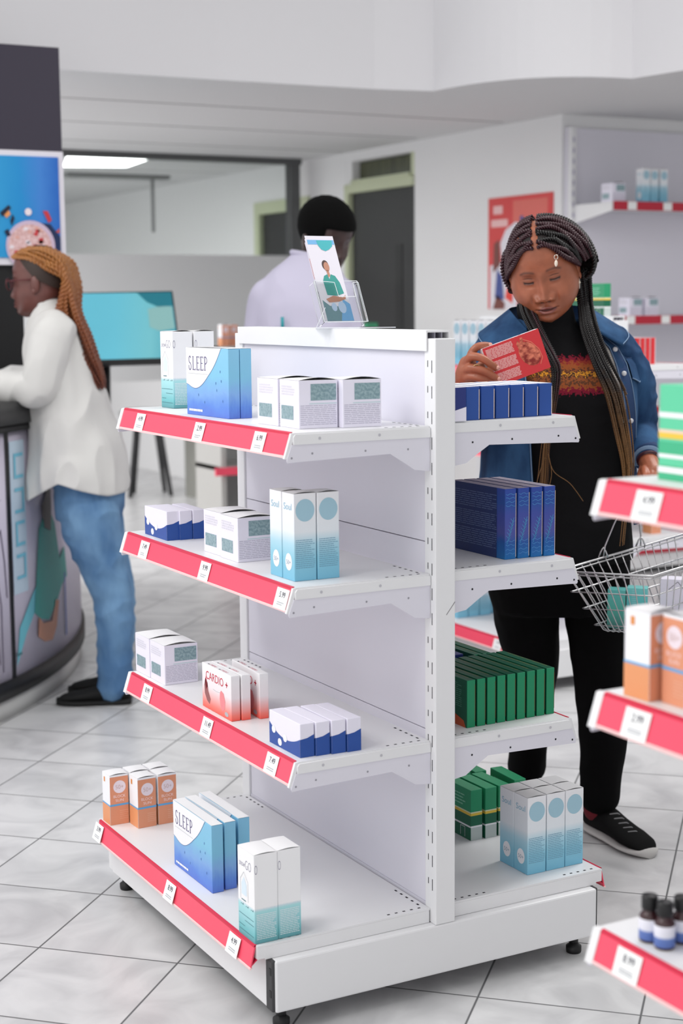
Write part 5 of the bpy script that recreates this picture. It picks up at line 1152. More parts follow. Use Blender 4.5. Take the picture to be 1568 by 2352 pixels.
# black sweater with a knitted band
SWM = mat('black sweater with woven band', (17, 17, 19), 0.85, spec=0.15)
def sweater_nodes(m):
    nt = m.node_tree; N = nt.nodes.new; L = nt.links.new; b = nt.nodes['Principled BSDF']
    tc = N('ShaderNodeTexCoord'); sp = N('ShaderNodeSeparateXYZ'); L(tc.outputs['Object'], sp.inputs[0])
    pp = N('ShaderNodeMath'); pp.operation = 'PINGPONG'; pp.inputs[1].default_value = 0.011; L(sp.outputs[0], pp.inputs[0])
    m1 = N('ShaderNodeMath'); m1.operation = 'MULTIPLY'; m1.inputs[1].default_value = 0.55; L(pp.outputs[0], m1.inputs[0])
    up1 = N('ShaderNodeMath'); up1.operation = 'ADD'; L(sp.outputs[2], up1.inputs[0]); L(m1.outputs[0], up1.inputs[1])
    nz = N('ShaderNodeTexNoise'); nz.inputs['Scale'].default_value = 190; nz.inputs['Detail'].default_value = 1; L(tc.outputs['Object'], nz.inputs[0])
    m2 = N('ShaderNodeMath'); m2.operation = 'MULTIPLY_ADD'; m2.inputs[1].default_value = 0.034; m2.inputs[2].default_value = -0.017; L(nz.outputs[0], m2.inputs[0])
    ad = N('ShaderNodeMath'); ad.operation = 'ADD'; L(up1.outputs[0], ad.inputs[0]); L(m2.outputs[0], ad.inputs[1])
    mr = N('ShaderNodeMapRange'); mr.inputs[1].default_value = 1.16; mr.inputs[2].default_value = 1.28; L(ad.outputs[0], mr.inputs[0])
    r = N('ShaderNodeValToRGB'); r.color_ramp.interpolation = 'CONSTANT'; e = r.color_ramp.elements
    st_ = [(0, (17, 17, 19)), (.16, (122, 26, 48)), (.27, (152, 82, 46)), (.36, (92, 60, 44)), (.42, (150, 86, 50)), (.50, (70, 48, 40)), (.545, (222, 150, 50)), (.60, (84, 52, 44)), (.66, (156, 84, 46)), (.78, (150, 58, 46)), (.84, (122, 28, 48)), (.92, (17, 17, 19))]
    while len(e) < len(st_): e.new(0.5)
    for i, (p, c) in enumerate(st_): e[i].position = p; e[i].color = (*lin(c), 1)
    L(mr.outputs[0], r.inputs[0]); L(r.outputs[0], b.inputs['Base Color'])
    bp = N('ShaderNodeBump'); bp.inputs['Strength'].default_value = 0.25; bp.inputs['Distance'].default_value = 0.002; n2 = N('ShaderNodeTexNoise'); n2.inputs['Scale'].default_value = 260; L(tc.outputs['Object'], n2.inputs[0]); L(n2.outputs[0], bp.inputs['Height']); L(bp.outputs[0], b.inputs['Normal'])
sweater_nodes(SWM)
q = MB()
loft(q, [(-.014, .0, .735, .196, .143), (-.014, .0, .80, .192, .143), (-.016, -.005, .92, .180, .137), (-.018, -.012, 1.02, .174, .133), (-.020, -.022, 1.12, .178, .138), (-.022, -.020, 1.20, .176, .130), (-.026, -.010, 1.265, .155, .105), (-.034, -.010, 1.31, .108, .084), (-.046, -.022, 1.345, .074, .074), (-.056, -.040, 1.375, .070, .071), (-.061, -.050, 1.402, .068, .069)], SWM, 44)
fuse(q, 'sweater', SWM, WM, 0.006, 3, (9, 0.003, (1, 1, 1.6)))
# denim jacket: open shell, sleeves, collar
jz = [.835, .90, .97, 1.05, 1.13, 1.20, 1.25, 1.29, 1.32, 1.345, 1.362]
jrx = [.214, .212, .204, .198, .200, .200, .194, .176, .140, .105, .088]; jry = [.160, .160, .156, .152, .156, .148, .136, .118, .100, .086, .080]
jcx = [-.016]*6+[-.020, -.026, -.034, -.042, -.046]; jcy = [-.004, -.006, -.01, -.015, -.022, -.020, -.014, -.008, -.004, -.008, -.012]
xr_ = [.168, .166, .158, .146, .134, .122, .112, .098, .070, .040, .026]; xl_ = [-.088, -.092, -.098, -.104, -.110, -.114, -.116, -.118, -.112, -.104, -.098]
def jacket_pt(z, u, off=0.0):
    """u=0 at the right front edge, 1 at the left front edge, going round the back"""
    rx = interp(z, jz, jrx)+off; ry = interp(z, jz, jry)+off; cx = interp(z, jz, jcx); cy = interp(z, jz, jcy)
    a0 = math.asin(max(-1, min(1, (interp(z, jz, xr_)-cx)/rx))); a1 = 2*math.pi+math.asin(max(-1, min(1, (interp(z, jz, xl_)-cx)/rx)))
    a = a0+(a1-a0)*u; w_ = 0.006*noise.noise(Vector((math.sin(a)*3, math.cos(a)*3, z*7)))
    return (cx+(rx+w_)*math.sin(a), cy-(ry+w_)*math.cos(a), z)
q = MB(); NU, NZ = 72, 46; v = []; f = []
for off in (0.0, -0.007):
    for i in range(NZ+1):
        z = .835+(1.362-.835)*i/NZ
        for k in range(NU+1): v.append(jacket_pt(z, k/NU, off))
W1 = NU+1; K0 = (NZ+1)*W1
for i in range(NZ):
    for k in range(NU):
        a_ = i*W1+k; f.append((a_, a_+1, a_+W1+1, a_+W1)); f.append((K0+a_+1, K0+a_, K0+a_+W1, K0+a_+W1+1))
for i in range(NZ):
    for k in (0, NU): a_ = i*W1+k; f.append((a_, a_+W1, K0+a_+W1, K0+a_) if k == 0 else (a_+W1, a_, K0+a_, K0+a_+W1))
for k in range(NU):
    f.append((k+1, k, K0+k, K0+k+1)); a_ = NZ*W1+k; f.append((a_, a_+1, K0+a_+1, K0+a_))
q.add(v, f, DENIM, True); jk = q.build('denim_jacket', WM)
q = MB()
limb(q, [(-.165, .002, 1.268, .070), (-.215, -.005, 1.20, .064), (-.258, -.025, 1.115, .057), (-.274, -.060, 1.085, .054), (-.279, -.150, 1.135, .046), (-.278, -.225, 1.168, .039)], DENIM, 22)
fuse(q, 'sleeve', DENIM, jk, 0.005, 3, (16, 0.005, (1, 1, 1.5)))
q = MB()
limb(q, [(.118, .002, 1.268, .070), (.165, .012, 1.20, .066), (.188, .035, 1.12, .059), (.192, .048, 1.075, .055), (.197, -.02, 1.045, .046), (.198, -.085, 1.018, .037)], DENIM, 22)
fuse(q, 'sleeve', DENIM, jk, 0.005, 3, (16, 0.005, (1, 1, 1.5)))
q = MB(); q.tube([(.198, -.080, 1.020), (.198, -.104, 1.010)], [.0385, .0375], DENIMD, 24); q.build('cuff', jk)
q = MB(); q.tube([(.198, -.1045, 1.0098), (.198, -.106, 1.009)], [.0382, .0382], DENIML, 24); q.build('cuff_stitching', jk)
q = MB(); q.tube([(.198, -.112, 1.008)]+[(.198, -.116, 1.005)], [.030, .030], mat('dark beaded bracelet', (70, 34, 44), 0.3), 20); q.build('bracelet', WM)
# collar flaps
def flap3(name, pts_in, pts_out, thick=.006):
    q = MB(); a = catmull(pts_in, 5); b = catmull(pts_out, 5); n = len(a); v = [tuple(p) for p in a]+[tuple(p) for p in b]+[tuple(p+np.array((0, .003, -thick))) for p in a]+[tuple(p+np.array((0, .003, -thick))) for p in b]
    f = [(i, i+1, n+i+1, n+i) for i in range(n-1)]+[(2*n+i+1, 2*n+i, 3*n+i, 3*n+i+1) for i in range(n-1)]+[(n+i, n+i+1, 3*n+i+1, 3*n+i) for i in range(n-1)]+[(0, n, 3*n, 2*n), (2*n-1, n-1, 3*n-1, 4*n-1)]
    q.add(v, f, DENIM, True); o = q.build(name, jk)
    s_ = MB(); s_.tube([tuple(p+np.array((0, -.002, .001))) for p in b], .0013, DENIML, 5); s_.build('collar_stitching', o); return o
flap3('collar', [(.036, -.088, 1.352), (.062, -.045, 1.378), (.058, .03, 1.392), (-.045, .085, 1.40)], [(.128, -.125, 1.298), (.150, -.075, 1.322), (.125, .035, 1.345), (-.045, .135, 1.345)])
flap3('collar', [(-.045, .085, 1.40), (-.135, .03, 1.392), (-.140, -.045, 1.376), (-.108, -.092, 1.335)], [(-.045, .135, 1.345), (-.205, .035, 1.335), (-.222, -.070, 1.306), (-.175, -.140, 1.276)])
# pale lining and placket on the open edge
q = MB(); v = []; f = []
for i in range(21):
    z = .84+(1.335-.84)*i/20; a_ = jacket_pt(z, 0.0, .0025); b_ = jacket_pt(z, 0.048, .0025); v += [a_, b_]
for i in range(20): f.append((2*i, 2*i+1, 2*i+3, 2*i+2))
q.add(v, f, DENIMD, True); q.build('button_placket', jk)
for u in (0.003, 0.050):
    q = MB(); q.tube([jacket_pt(.84+(1.33-.84)*i/24, u, .003) for i in range(25)], .0011, DENIML, 5); q.build('stitching', jk)
q = MB(); q.tube([jacket_pt(.84+(1.30-.84)*i/24, 0.997, .003) for i in range(25)], .0013, DENIML, 5); q.build('stitching', jk)
q = MB(); v = []; f = []
for i in range(11):
    z = 1.10+(1.325-1.10)*i/10; a_ = jacket_pt(z, 0.0, -.004); wd = .030*math.sin(math.pi*(i+1)/12); v += [(a_[0]-wd, a_[1]-.002, z), (a_[0], a_[1]-.001, z)]
for i in range(10): f.append((2*i, 2*i+1, 2*i+3, 2*i+2))
q.add(v, f, mat('cream jacket lining', (222, 214, 206), 0.8), True); q.build('lining', jk)
for z in (1.285, 1.225, 1.105):
    p = jacket_pt(z, 0.022, .005); q = MB(); q.ball(p, .0065, mat('white metal button', (214, 214, 218), 0.3), sc=(1, .5, 1)); q.build('button', jk)
q = MB(); v = []; f = []
for i, z in enumerate((1.262, 1.246, 1.228, 1.212)):
    for k in range(7):
        u = 0.058+0.105*k/6; zz = z-(0.012*(1-abs(k-3)/3) if i == 3 else 0); v.append(jacket_pt(zz, u, .007))
for i in range(3):
    for k in range(6): f.append((i*7+k, i*7+k+1, i*7+8+k, i*7+7+k))
q.add(v, f, DENIM, True); pk = q.build('pocket_flap', jk)
q = MB(); q.tube(v[21:28], .0014, DENIML, 5); q.tube(v[0:7], .0012, DENIMD, 5); q.build('pocket_stitching', pk)
# braided hair
def hair_material(name, top, tip, z0, z1, tip2=None):
    m = mat(name, top, 0.38, spec=0.5); nt = m.node_tree; N = nt.nodes.new; L = nt.links.new; b = nt.nodes['Principled BSDF']
    tc = N('ShaderNodeTexCoord'); sp = N('ShaderNodeSeparateXYZ'); L(tc.outputs['Object'], sp.inputs[0])
    nz = N('ShaderNodeTexNoise'); nz.inputs['Scale'].default_value = 26; L(tc.outputs['Object'], nz.inputs[0])
    a = N('ShaderNodeMath'); a.operation = 'MULTIPLY_ADD'; a.inputs[1].default_value = 0.22; a.inputs[2].default_value = -0.11; L(nz.outputs[0], a.inputs[0])
    s2 = N('ShaderNodeMath'); L(a.outputs[0], s2.inputs[0]); L(sp.outputs[2], s2.inputs[1])
    mr = N('ShaderNodeMapRange'); mr.inputs[1].default_value = z0; mr.inputs[2].default_value = z1; L(s2.outputs[0], mr.inputs[0])
    r = N('ShaderNodeValToRGB'); r.color_ramp.elements[0].color = (*lin(tip), 1); r.color_ramp.elements[1].color = (*lin(top), 1)
    if tip2: e = r.color_ramp.elements.new(0.5); e.color = (*lin(tip2), 1)
    L(mr.outputs[0], r.inputs[0]); L(r.outputs[0], b.inputs['Base Color']); return m
HB = hair_material('black to bronze braids', (17, 14, 15), (128, 92, 52), 1.02, 1.24); HR_ = hair_material('burgundy black braids', (54, 23, 32), (96, 66, 44), 1.0, 1.2)
q = MB(); cen = Vector((0, .012, .010))
def scalp(s_, phi, lam, k=1.0):
    phi = phi-R(26)*(lam/R(84))**2*max(0, 1-(phi-R(40))/R(50))
    A = (.087+.039*max(0, min(1, (phi-.75)/.95)) if s_ > 0 else .086); p = Vector((s_*A*math.sin(lam), -.117*math.cos(lam)*math.cos(phi), .108*math.cos(lam)*math.sin(phi)))
    p.z -= .020*(math.sin(lam)**3); p.y -= .006*math.sin(lam)**2
    return HT @ ((cen+p*k)*HS)
for s_ in (-1, 1):
    NB = 30
    for i in range(NB):
        phi = R(40+i*(205-40)/(NB-1)); lam1 = R(84)
        pts = [scalp(s_, phi+0.05*math.sin(i*2.3+j), R(3)+(lam1-R(3))*j/9, 1.0+0.012*math.sin(i*1.7)) for j in range(10)]
        mm = HR_ if (s_ < 0 and i < 19) or (s_ > 0 and i in (0, 1, 5, 6, 7, 8, 9, 10)) else HB
        twist(q, pts, [.0052, .0066, .0070, .0066, .0052], mm, .013)
# cap under the twists and the gathered rolls at the sides
v = []; f = []
for i in range(25):
    phi = R(42+i*(230-42)/24)
    for j in range(33):
        l_ = R(-84+168*j/32); v.append(tuple(scalp(1 if l_ > 0 else -1, phi, abs(l_), .985)))
for i in range(24):
    for j in range(32):
        if j not in (15, 16): f.append((i*33+j, i*33+j+1, (i+1)*33+j+1, (i+1)*33+j))
q.add(v, f, mat('dark hair roots', (26, 18, 18), 0.6), True)
def hl(x, y, z): return tuple(HT @ (Vector((x, y, z))*HS))
for i in range(12):   # roll of twists behind and below the right temple
    t = i/11; pts = [hl(.060+.02*t, .03+.05*t, .085-.035*t), hl(.108, .010+.05*t, .045-.025*t), hl(.122, .004+.045*t, -.002-.012*t), hl(.112, .004+.04*t, -.034), hl(.094, .014+.03*t, -.050)]
    twist(q, pts, .0064, HB)
for i in range(7):
    t = i/6; pts = [hl(-.060, .03+.05*t, .075-.03*t), hl(-.090, .005+.05*t, .03), hl(-.094, .0+.045*t, -.012), hl(-.084, .006+.04*t, -.046)]
    twist(q, pts, .0062, HR_ if i < 3 else HB)
random.seed(11)
RB = [(.044, -.050, 1.402, .018), (.048, -.105, 1.335, .022), (.070, -.150, 1.258, .024), (.104, -.168, 1.180, .027), (.124, -.172, 1.090, .024), (.137, -.176, 1.000, .017), (.135, -.172, .905, .010), (.128, -.170, .800, .010)]
for i in range(58):
    a_ = random.random()*6.28; r_ = math.sqrt(random.random()); ln = random.choice((5, 6, 6, 7, 7, 8)) if i < 46 else 4
    st_ = hl(.088+.02*r_*math.cos(a_), .025+.02*r_*math.sin(a_), -.035)
    pts = [st_]+[(x+w_*r_*math.cos(a_+k*.12), y+w_*.55*r_*math.sin(a_+k*.12)-.004, z+.006*math.sin(i)) for k, (x, y, z, w_) in enumerate(RB[:ln])]
    if ln < 6: twist(q, pts, [.0042, .0040, .0034, .0022], HB, .011)
    else: twist(q, pts, [.0042, .0040, .0034, .0022, .0014, .0010], HB, .012)
LB = [(-.116, -.075, 1.420, .014), (-.108, -.125, 1.376, .018), (-.088, -.170, 1.322, .018), (-.062, -.190, 1.273, .016), (-.046, -.188, 1.232, .013), (-.055, -.182, 1.14, .012), (-.068, -.175, 1.05, .013), (-.072, -.170, .965, .018), (-.080, -.165, .90, .02)]
for i in range(32):
    a_ = random.random()*6.28; r_ = math.sqrt(random.random()); ln = 9 if i % 3 else 5
    pts = [hl(-.078+.012*math.cos(a_), -.002+.014*math.sin(a_), -.040)]+[(x+w_*r_*math.cos(a_+k*.15), y+w_*.5*r_*math.sin(a_+k*.15), z) for k, (x, y, z, w_) in enumerate(LB[:ln])]
    twist(q, pts, [.0042, .0042, .0036, .0022] if ln == 5 else [.0042, .0040, .003, .0016, .0010, .0007], HR_ if i % 4 == 0 else HB, .011)
for pts in ([(-.066, -.176, 1.03), (-.050, -.182, .985), (-.010, -.185, .955), (.024, -.18, .91)], [(-.072, -.175, 1.02), (-.088, -.18, .975), (-.096, -.18, .94)], [(-.064, -.178, 1.03), (-.056, -.182, .98), (-.066, -.18, .93)]):
    q.tube(catmull(pts, 6), .0009, HB, 5)
hr = q.build('braided_hair', WM)
q = MB(); PEARL = mat('cream shell charm', (228, 216, 200), 0.3); p0 = Vector(hl(.044, -.102, .052))
q.ball(p0+Vector((0, -.006, -.010)), .0065, PEARL, sc=(.62, .45, 1.25)); q.build('hair_charm', hr)
q = MB(); q.tube([(p0.x+.0045*math.cos(a), p0.y-.004, p0.z+.005+.0055*math.sin(a)) for a in [i*2*math.pi/14 for i in range(14)]], .0010, mat('silver wire', (214, 206, 196), 0.25, 1.0), 5, closed=True); q.build('hair_charm_loop', hr)
e0 = Vector(hl(.081, -.012, -.034)); q = MB(); q.tube([e0, e0+Vector((.001, -.003, -.014)), e0+Vector((0, -.003, -.030))], [.0012, .0012, .0022], MAT['silver wire'], 8); q.ball(e0+Vector((0, -.003, -.014)), .0035, PEARL); q.build('earring', WM)
# the red box in her hand
MW = Matrix.Translation(WM.location) @ Matrix.Rotation(-YAW, 4, 'Z')
exv = Vector((.91, .26, .31)).normalized(); upv = Vector((-.40, -.02, .90)); upv = (upv-exv*upv.dot(exv)).normalized(); nv = exv.cross(upv)
a, b, h = 0.0205, 0.150, 0.098
q = carton_mesh(a, b, h, OFFW); T = faceT(a, b, h, 'L'); T2 = faceT(a, b, h, 'L', .0006); T3 = faceT(a, b, h, 'L', .0009)
put_rect(q, 0, b, 0, h, mat('vivid red carton print', (206, 50, 56), 0.4), T)
PT = mat('rose white print', (240, 200, 196), 0.6)
for (y0, y1) in ((.066, .092), (.036, .060), (.008, .030)): put_lines(q, .006, .076, y0, y1, 9, PT, T2, .5, .05)
H1 = mat('dark red heart print', (132, 34, 28), 0.5, noise_mix=((224, 128, 100), 70, (1, 1, 1.4))); H2 = mat('pale coral heart print', (230, 140, 112), 0.5)
put_poly(q, [(.084, .058), (.087, .068), (.085, .080), (.090, .088), (.094, .079), (.098, .092), (.104, .091), (.104, .080), (.112, .078), (.122, .070), (.131, .058), (.136, .044), (.133, .028), (.124, .019), (.112, .018), (.100, .023), (.090, .034), (.085, .046)], H1, T2)
put_line(q, [(.104, .086), (.122, .074), (.136, .052), (.138, .030), (.128, .016)], .0012, H2, T3)
T = faceT(a, b, h, 'T'); put_text(q, 'CARDIO', .05, .006, .034, .006, mat('violet grey print', (110, 90, 130), 0.6), T); put_rect(q, .10, .106, .006, .012, REDC, T)
hb = q.build('medicine_carton')
tag(hb, 'red box with a heart picture held up in the woman\'s hand', 'medicine box')
ML = Matrix((-nv, -exv, upv)).transposed().to_4x4(); ML.translation = Vector((-.163, -.312, 1.272))-upv*h/2
hb.matrix_world = MW @ ML
# ---------------------------------------------------------------- wire shopping basket hanging from her hand
WIRE = mat('chromed basket wire', (196, 196, 198), 0.22, 0.9)
BK = thing('shopping_basket', 'chromed wire shopping basket hanging from the woman\'s hand', 'basket', WM.location[:], -YAW)
A_ = Vector((-.048, -.235, .742)); E1 = Vector((.225, -.060, -.004)); E2 = Vector((.355, .215, .058)); E3 = Vector((.02, .02, -.165))
def bp(u, v_, w_):
    ins = .21*w_    # walls lean in towards the bottom
    return A_+E1*(u*(1-2*ins)+ins)+E2*(v_*(1-1.2*ins)+.6*ins)+E3*w_
def wire_loop(w_, r, name):
    q = MB(); q.tube([bp(0, 0, w_), bp(1, 0, w_), bp(1, 1, w_), bp(0, 1, w_)], r, WIRE, 8, closed=True); q.build(name, BK)
wire_loop(0, .0034, 'rim_wire'); wire_loop(.05, .0022, 'rim_wire'); wire_loop(.34, .0020, 'hoop_wire'); wire_loop(.62, .0020, 'hoop_wire'); wire_loop(.90, .0020, 'hoop_wire')
for i in range(1, 10):
    u = i/10; q = MB(); q.tube([bp(u, 0, 0), bp(u, 0, .97), bp(u, .03, 1.02), bp(u, .5, 1.03), bp(u, .97, 1.02), bp(u, 1, .97), bp(u, 1, 0)], .0015, WIRE, 6); q.build('upright_wire', BK)
for i in range(1, 16):
    u = i/16; q = MB(); q.tube([bp(0, u, 0), bp(0, u, .97), bp(.03, u, 1.02), bp(.5, u, 1.035), bp(.97, u, 1.02), bp(1, u, .97), bp(1, u, 0)], .0015, WIRE, 6); q.build('upright_wire', BK)
GRIP = Vector((.203, -.166, .958))
q = MB(); d_ = Vector((1, .12, .0)).normalized(); q.tube([GRIP-d_*.050, GRIP+d_*.055], .0095, BLACK, 14); q.build('grip', BK)
for (u, side) in ((0.0, 0), (1.0, 1)):
    a0 = bp(u, .36, 0); a1 = bp(u, .66, 0)
    q = MB(); q.tube([a0, a0+Vector((.004, 0, .030)), a0+Vector((.028, .01, .085)), GRIP-d_*.050, GRIP, GRIP+d_*.05, a1+Vector((-.006, .006, .085)), a1+Vector((0, 0, .030)), a1], .0022, WIRE, 8); q.build('handle_wire', BK)
    for p in (a0, a1):
        q = MB(); q.tube([p+Vector((-.012, 0, 0)), p+Vector((-.006, 0, .016)), p+Vector((0, 0, .026)), p+Vector((.006, 0, .016)), p+Vector((.012, 0, 0))], .0022, WIRE, 8); q.build('handle_loop', BK)
TEALB = ramp_mat('teal carton print', [(0.0, (58, 70, 140)), (0.30, (64, 84, 150)), (0.36, (78, 160, 176)), (0.7, (96, 196, 196)), (1.0, (120, 206, 204))])
TEALG = ramp_mat('sea green carton print', [(0.0, (70, 130, 124)), (0.5, (84, 178, 164)), (1.0, (96, 188, 184))])
def loose(q, label, p, M3, group='boxes in the wire basket'):
    o = q.build('medicine_carton'); tag(o, label, 'medicine box', group); X = M3.to_4x4(); X.translation = p; o.matrix_world = MW @ X; return o
def axes(ex, ez):
    ex = Vector(ex).normalized(); ez = Vector(ez); ez = (ez-ex*ez.dot(ex)).normalized(); ey = ez.cross(ex); return Matrix((ex, ey, ez)).transposed()
fl_ = A_+E3*.99
q = carton_mesh(.044, .040, .098, TEALG); loose(q, 'sea green box at the left end of the wire basket', bp(.12, .12, .985), axes(E1, (-.05, 0, 1)))
q = carton_mesh(.050, .040, .104, TEALB); T = faceT(.050, .040, .104, 'N'); put_text(q, 'DAILY', .016, .045, .012, .055, mat('pale turquoise print', (150, 214, 216), .5), T, -90) if False else put_lines(q, .012, .024, .05, .10, 10, mat('pale turquoise print', (150, 214, 216), .5), T, .5)
loose(q, 'teal and navy box next to the sea green one in the basket', bp(.47, .13, .985), axes(E1, (0, 0, 1)))
q = carton_mesh(.080, .05, .112, LILAC); T = faceT(.080, .05, .112, 'N'); put_line(q, [(.020, .085), (.042, .106), (.060, .085)], .0012, INK, T); put_text(q, 'GO', .062, .080, .012, .028, mat('dark ink', (40, 40, 50), .6), T, -90)
loose(q, 'white box with a house outline in the wire basket', bp(.80, .36, .985), axes(E1, (0, 0, 1)))
q = carton_mesh(.04, .05, .112, NAVY); loose(q, 'royal blue box behind the white one in the basket', bp(.84, .66, .985), axes(E1, (0, 0, 1)))

# ---------------------------------------------------------------- customer leaning on the counter
LW = thing('person', 'woman in a loose white shirt and jeans leaning on the counter', 'person', (0.2189-0.026, 2.7498-0.048, 0), -YAW)
SK2 = skin_material('deep brown skin', (104, 62, 56), (120, 66, 66), (40, 24, 20))
H2T = head_matrix((-.122, .0, 1.492), -97, 8, 4)
q = MB()
limb(q, [(-.075, .0, 1.32, .06), (-.085, .0, 1.38, .055), (-.105, .0, 1.43, .052)], SK2)
loft(q, [(.03, .02, .70, .10, .14), (.02, .02, .90, .10, .13), (-.02, .0, 1.15, .10, .14), (-.05, 0, 1.30, .09, .13), (-.07, 0, 1.36, .05, .06)], SK2, 26)
for dy, dx in ((-.065, .0), (.085, -.012)):
    limb(q, [(.045+dx, dy, .68, .085), (.060+dx, dy, .56, .074), (.112+dx, dy, .41, .055), (.118+dx, dy, .26, .05), (.124+dx, dy, .09, .030), (.06+dx, dy, .030, .020), (.0+dx, dy, .022, .014)], SK2, 16)
limb(q, [(-.055, -.13, 1.31, .05), (-.090, -.155, 1.20, .045), (-.105, -.165, 1.125, .04), (-.21, -.15, 1.125, .035), (-.30, -.13, 1.118, .026), (-.37, -.12, 1.112, .022)], SK2, 16)
limb(q, [(-.055, .14, 1.31, .05), (-.11, .16, 1.20, .045), (-.15, .17, 1.135, .04), (-.25, .15, 1.125, .035), (-.34, .12, 1.118, .026), (-.41, .10, 1.112, .022)], SK2, 16)
for base, yy in (((-.37, -.12, 1.108), 1), ((-.41, .10, 1.108), -1)):
    for i in range(4):
        limb(q, [(base[0]-.01, base[1]+(i-1.5)*.017, base[2], .010), (base[0]-.05, base[1]+(i-1.5)*.021, base[2]+.006, .009), (base[0]-.095+.012*abs(i-1.3), base[1]+(i-1.5)*.023, base[2]-.006, .007)], SK2, 8)
    limb(q, [(base[0]+.01, base[1]-yy*.02, base[2], .012), (base[0]-.03, base[1]-yy*.05, base[2]-.002, .009), (base[0]-.055, base[1]-yy*.058, base[2]-.004, .008)], SK2, 8)
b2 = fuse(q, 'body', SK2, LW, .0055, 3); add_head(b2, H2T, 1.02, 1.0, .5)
JEAN = mat('faded blue jeans', (112, 150, 186), .8, noise_mix=((74, 112, 154), 8, (1, 1, .5)), bump=(400, .2))
q = MB()
loft(q, [(.030, .01, .66, .112, .165), (.034, .01, .75, .122, .172), (.030, .01, .84, .118, .165)], JEAN, 28)
for dy, dx, dz in ((-.075, .0, 0), (.090, -.014, 0)):
    limb(q, [(.042+dx, dy, .685, .102), (.056+dx, dy, .60, .096), (.092+dx, dy, .48, .076), (.114+dx, dy, .40, .0665), (.122+dx, dy, .30, .0635), (.118+dx, dy, .18, .058), (.114+dx, dy, .062, .055)], JEAN, 22)
fuse(q, 'jeans', JEAN, LW, .006, 2, (10, .007, (1.2, 1.2, 1.5)))
for dy, dx in ((-.075, 0), (.095, .012)): shoe('slip_on_shoe', LW, (.170-dx, dy, 0), (-.086+dx, dy-.01, 0), mat('black canvas shoe', (14, 14, 15), .8), mat('black rubber sole', (20, 20, 21), .7), .046, None, True)
SHIRT = mat('white cotton shirt', (206, 205, 203), .85, bump=(14, .15))
q = MB()
loft(q, [(-.012, .0, .735, .176, .200), (-.008, .0, .80, .174, .200), (-.004, .0, .90, .158, .190), (-.022, .0, 1.04, .138, .178), (-.044, .0, 1.15, .122, .172), (-.058, .0, 1.25, .110, .165), (-.066, .0, 1.33, .088, .140), (-.078, .0, 1.385, .056, .075), (-.088, .0, 1.420, .046, .050)], SHIRT, 40, 5, 2.2)
limb(q, [(-.052, -.135, 1.315, .070), (-.080, -.165, 1.22, .066), (-.104, -.175, 1.135, .060), (-.17, -.165, 1.135, .052), (-.28, -.14, 1.132, .041)], SHIRT, 20)
limb(q, [(-.052, .135, 1.315, .070), (-.10, .165, 1.22, .066), (-.145, .175, 1.14, .060), (-.22, .165, 1.138, .052), (-.32, .13, 1.132, .041)], SHIRT, 20)
def hem(p):
    if p.z < .90:
        zt = interp(p.x, [-.20, -.16, -.10, -.04, .04, .12, .17], [.735, .735, .770, .802, .775, .752, .755]); k = (p.z-.735)/(.90-.735); return Vector((p.x, p.y, zt+(.90-zt)*max(0, k)))
    return p
fuse(q, 'shirt', SHIRT, LW, .006, 3, (9, .013, (1.3, 1.3, .6)), hem)
q = MB(); q.tube([(-.092-.052*math.cos(a), .056*math.sin(a), 1.408+.014*math.cos(a)) for a in [i*2*math.pi/24 for i in range(24)]], .014, SHIRT, 10, closed=True); q.build('shirt_collar', LW)
LH = hair_material('ginger brown braids', (168, 112, 56), (96, 44, 28), 1.14, 1.62, (132, 72, 36)); LHD = mat('dark brown roots', (46, 32, 26), .6)
q = MB(); v = []; f = []
for i in range(17):
    for j in range(17):
        ph = R(48+i*10); la = R(-86+172*j/16); p = Vector((.083*math.sin(la), -.102*math.cos(la)*math.cos(ph), .114*math.cos(la)*math.sin(ph))); p += Vector((0, .012, .008)); v.append(tuple(H2T @ (p*1.02)))
for i in range(16):
    for j in range(16): f.append((i*17+j, i*17+j+1, (i+1)*17+j+1, (i+1)*17+j))
q.add(v, f, LHD, True)
random.seed(5)
for i in range(92):
    s_ = random.uniform(-1, 1); u = random.random(); g_ = random.random()
    pA = H2T @ (Vector((.040*s_+.02*u*s_, -.076+.085*u, .094+.024*math.sin(u*2.4)-.012*abs(s_)))*1.02)
    pB = H2T @ (Vector((.086*s_, .015+.05*u, .112-.085*g_*abs(s_)-.01))*1.03)
    pC = H2T @ (Vector((.084*s_, .112+.01*g_, .045-.075*g_))*1.03)
    k = random.uniform(-1, 1); dy = .0-.075*s_
    pts = [pA, pB, pC, (-.012+.036*k, dy-.02, 1.385), (.014+.046*k, dy-.03, 1.300), (.046+.040*k, dy*.8-.05, 1.230), (.074+.028*k, dy*.6-.05, 1.175), (.094+.014*k, dy*.5-.05, 1.150-.035*random.random())]
    twist(q, pts, [.0062, .0080, .0080, .0074, .0062, .0035], LH, .03)
lh = q.build('braided_hair', LW)
q = MB(); GLS = mat('dark red spectacle frame', (92, 36, 42), .4)
for s_ in (-1, 1):
    q.tube([tuple(H2T @ (Vector(p)*1.02)) for p in ((s_*.080, .012, .004), (s_*.079, -.05, .006), (s_*.066, -.088, .006))], .0022, GLS, 6)
    q.tube([tuple(H2T @ (Vector((s_*.034+.026*math.cos(a), -.094, -.004+.020*math.sin(a)))*1.02)) for a in [i*2*math.pi/18 for i in range(18)]], .0020, GLS, 6, closed=True)
q.tube([tuple(H2T @ (Vector(p)*1.02)) for p in ((-.010, -.097, .002), (.010, -.097, .002))], .002, GLS, 6); q.build('spectacles', LW)

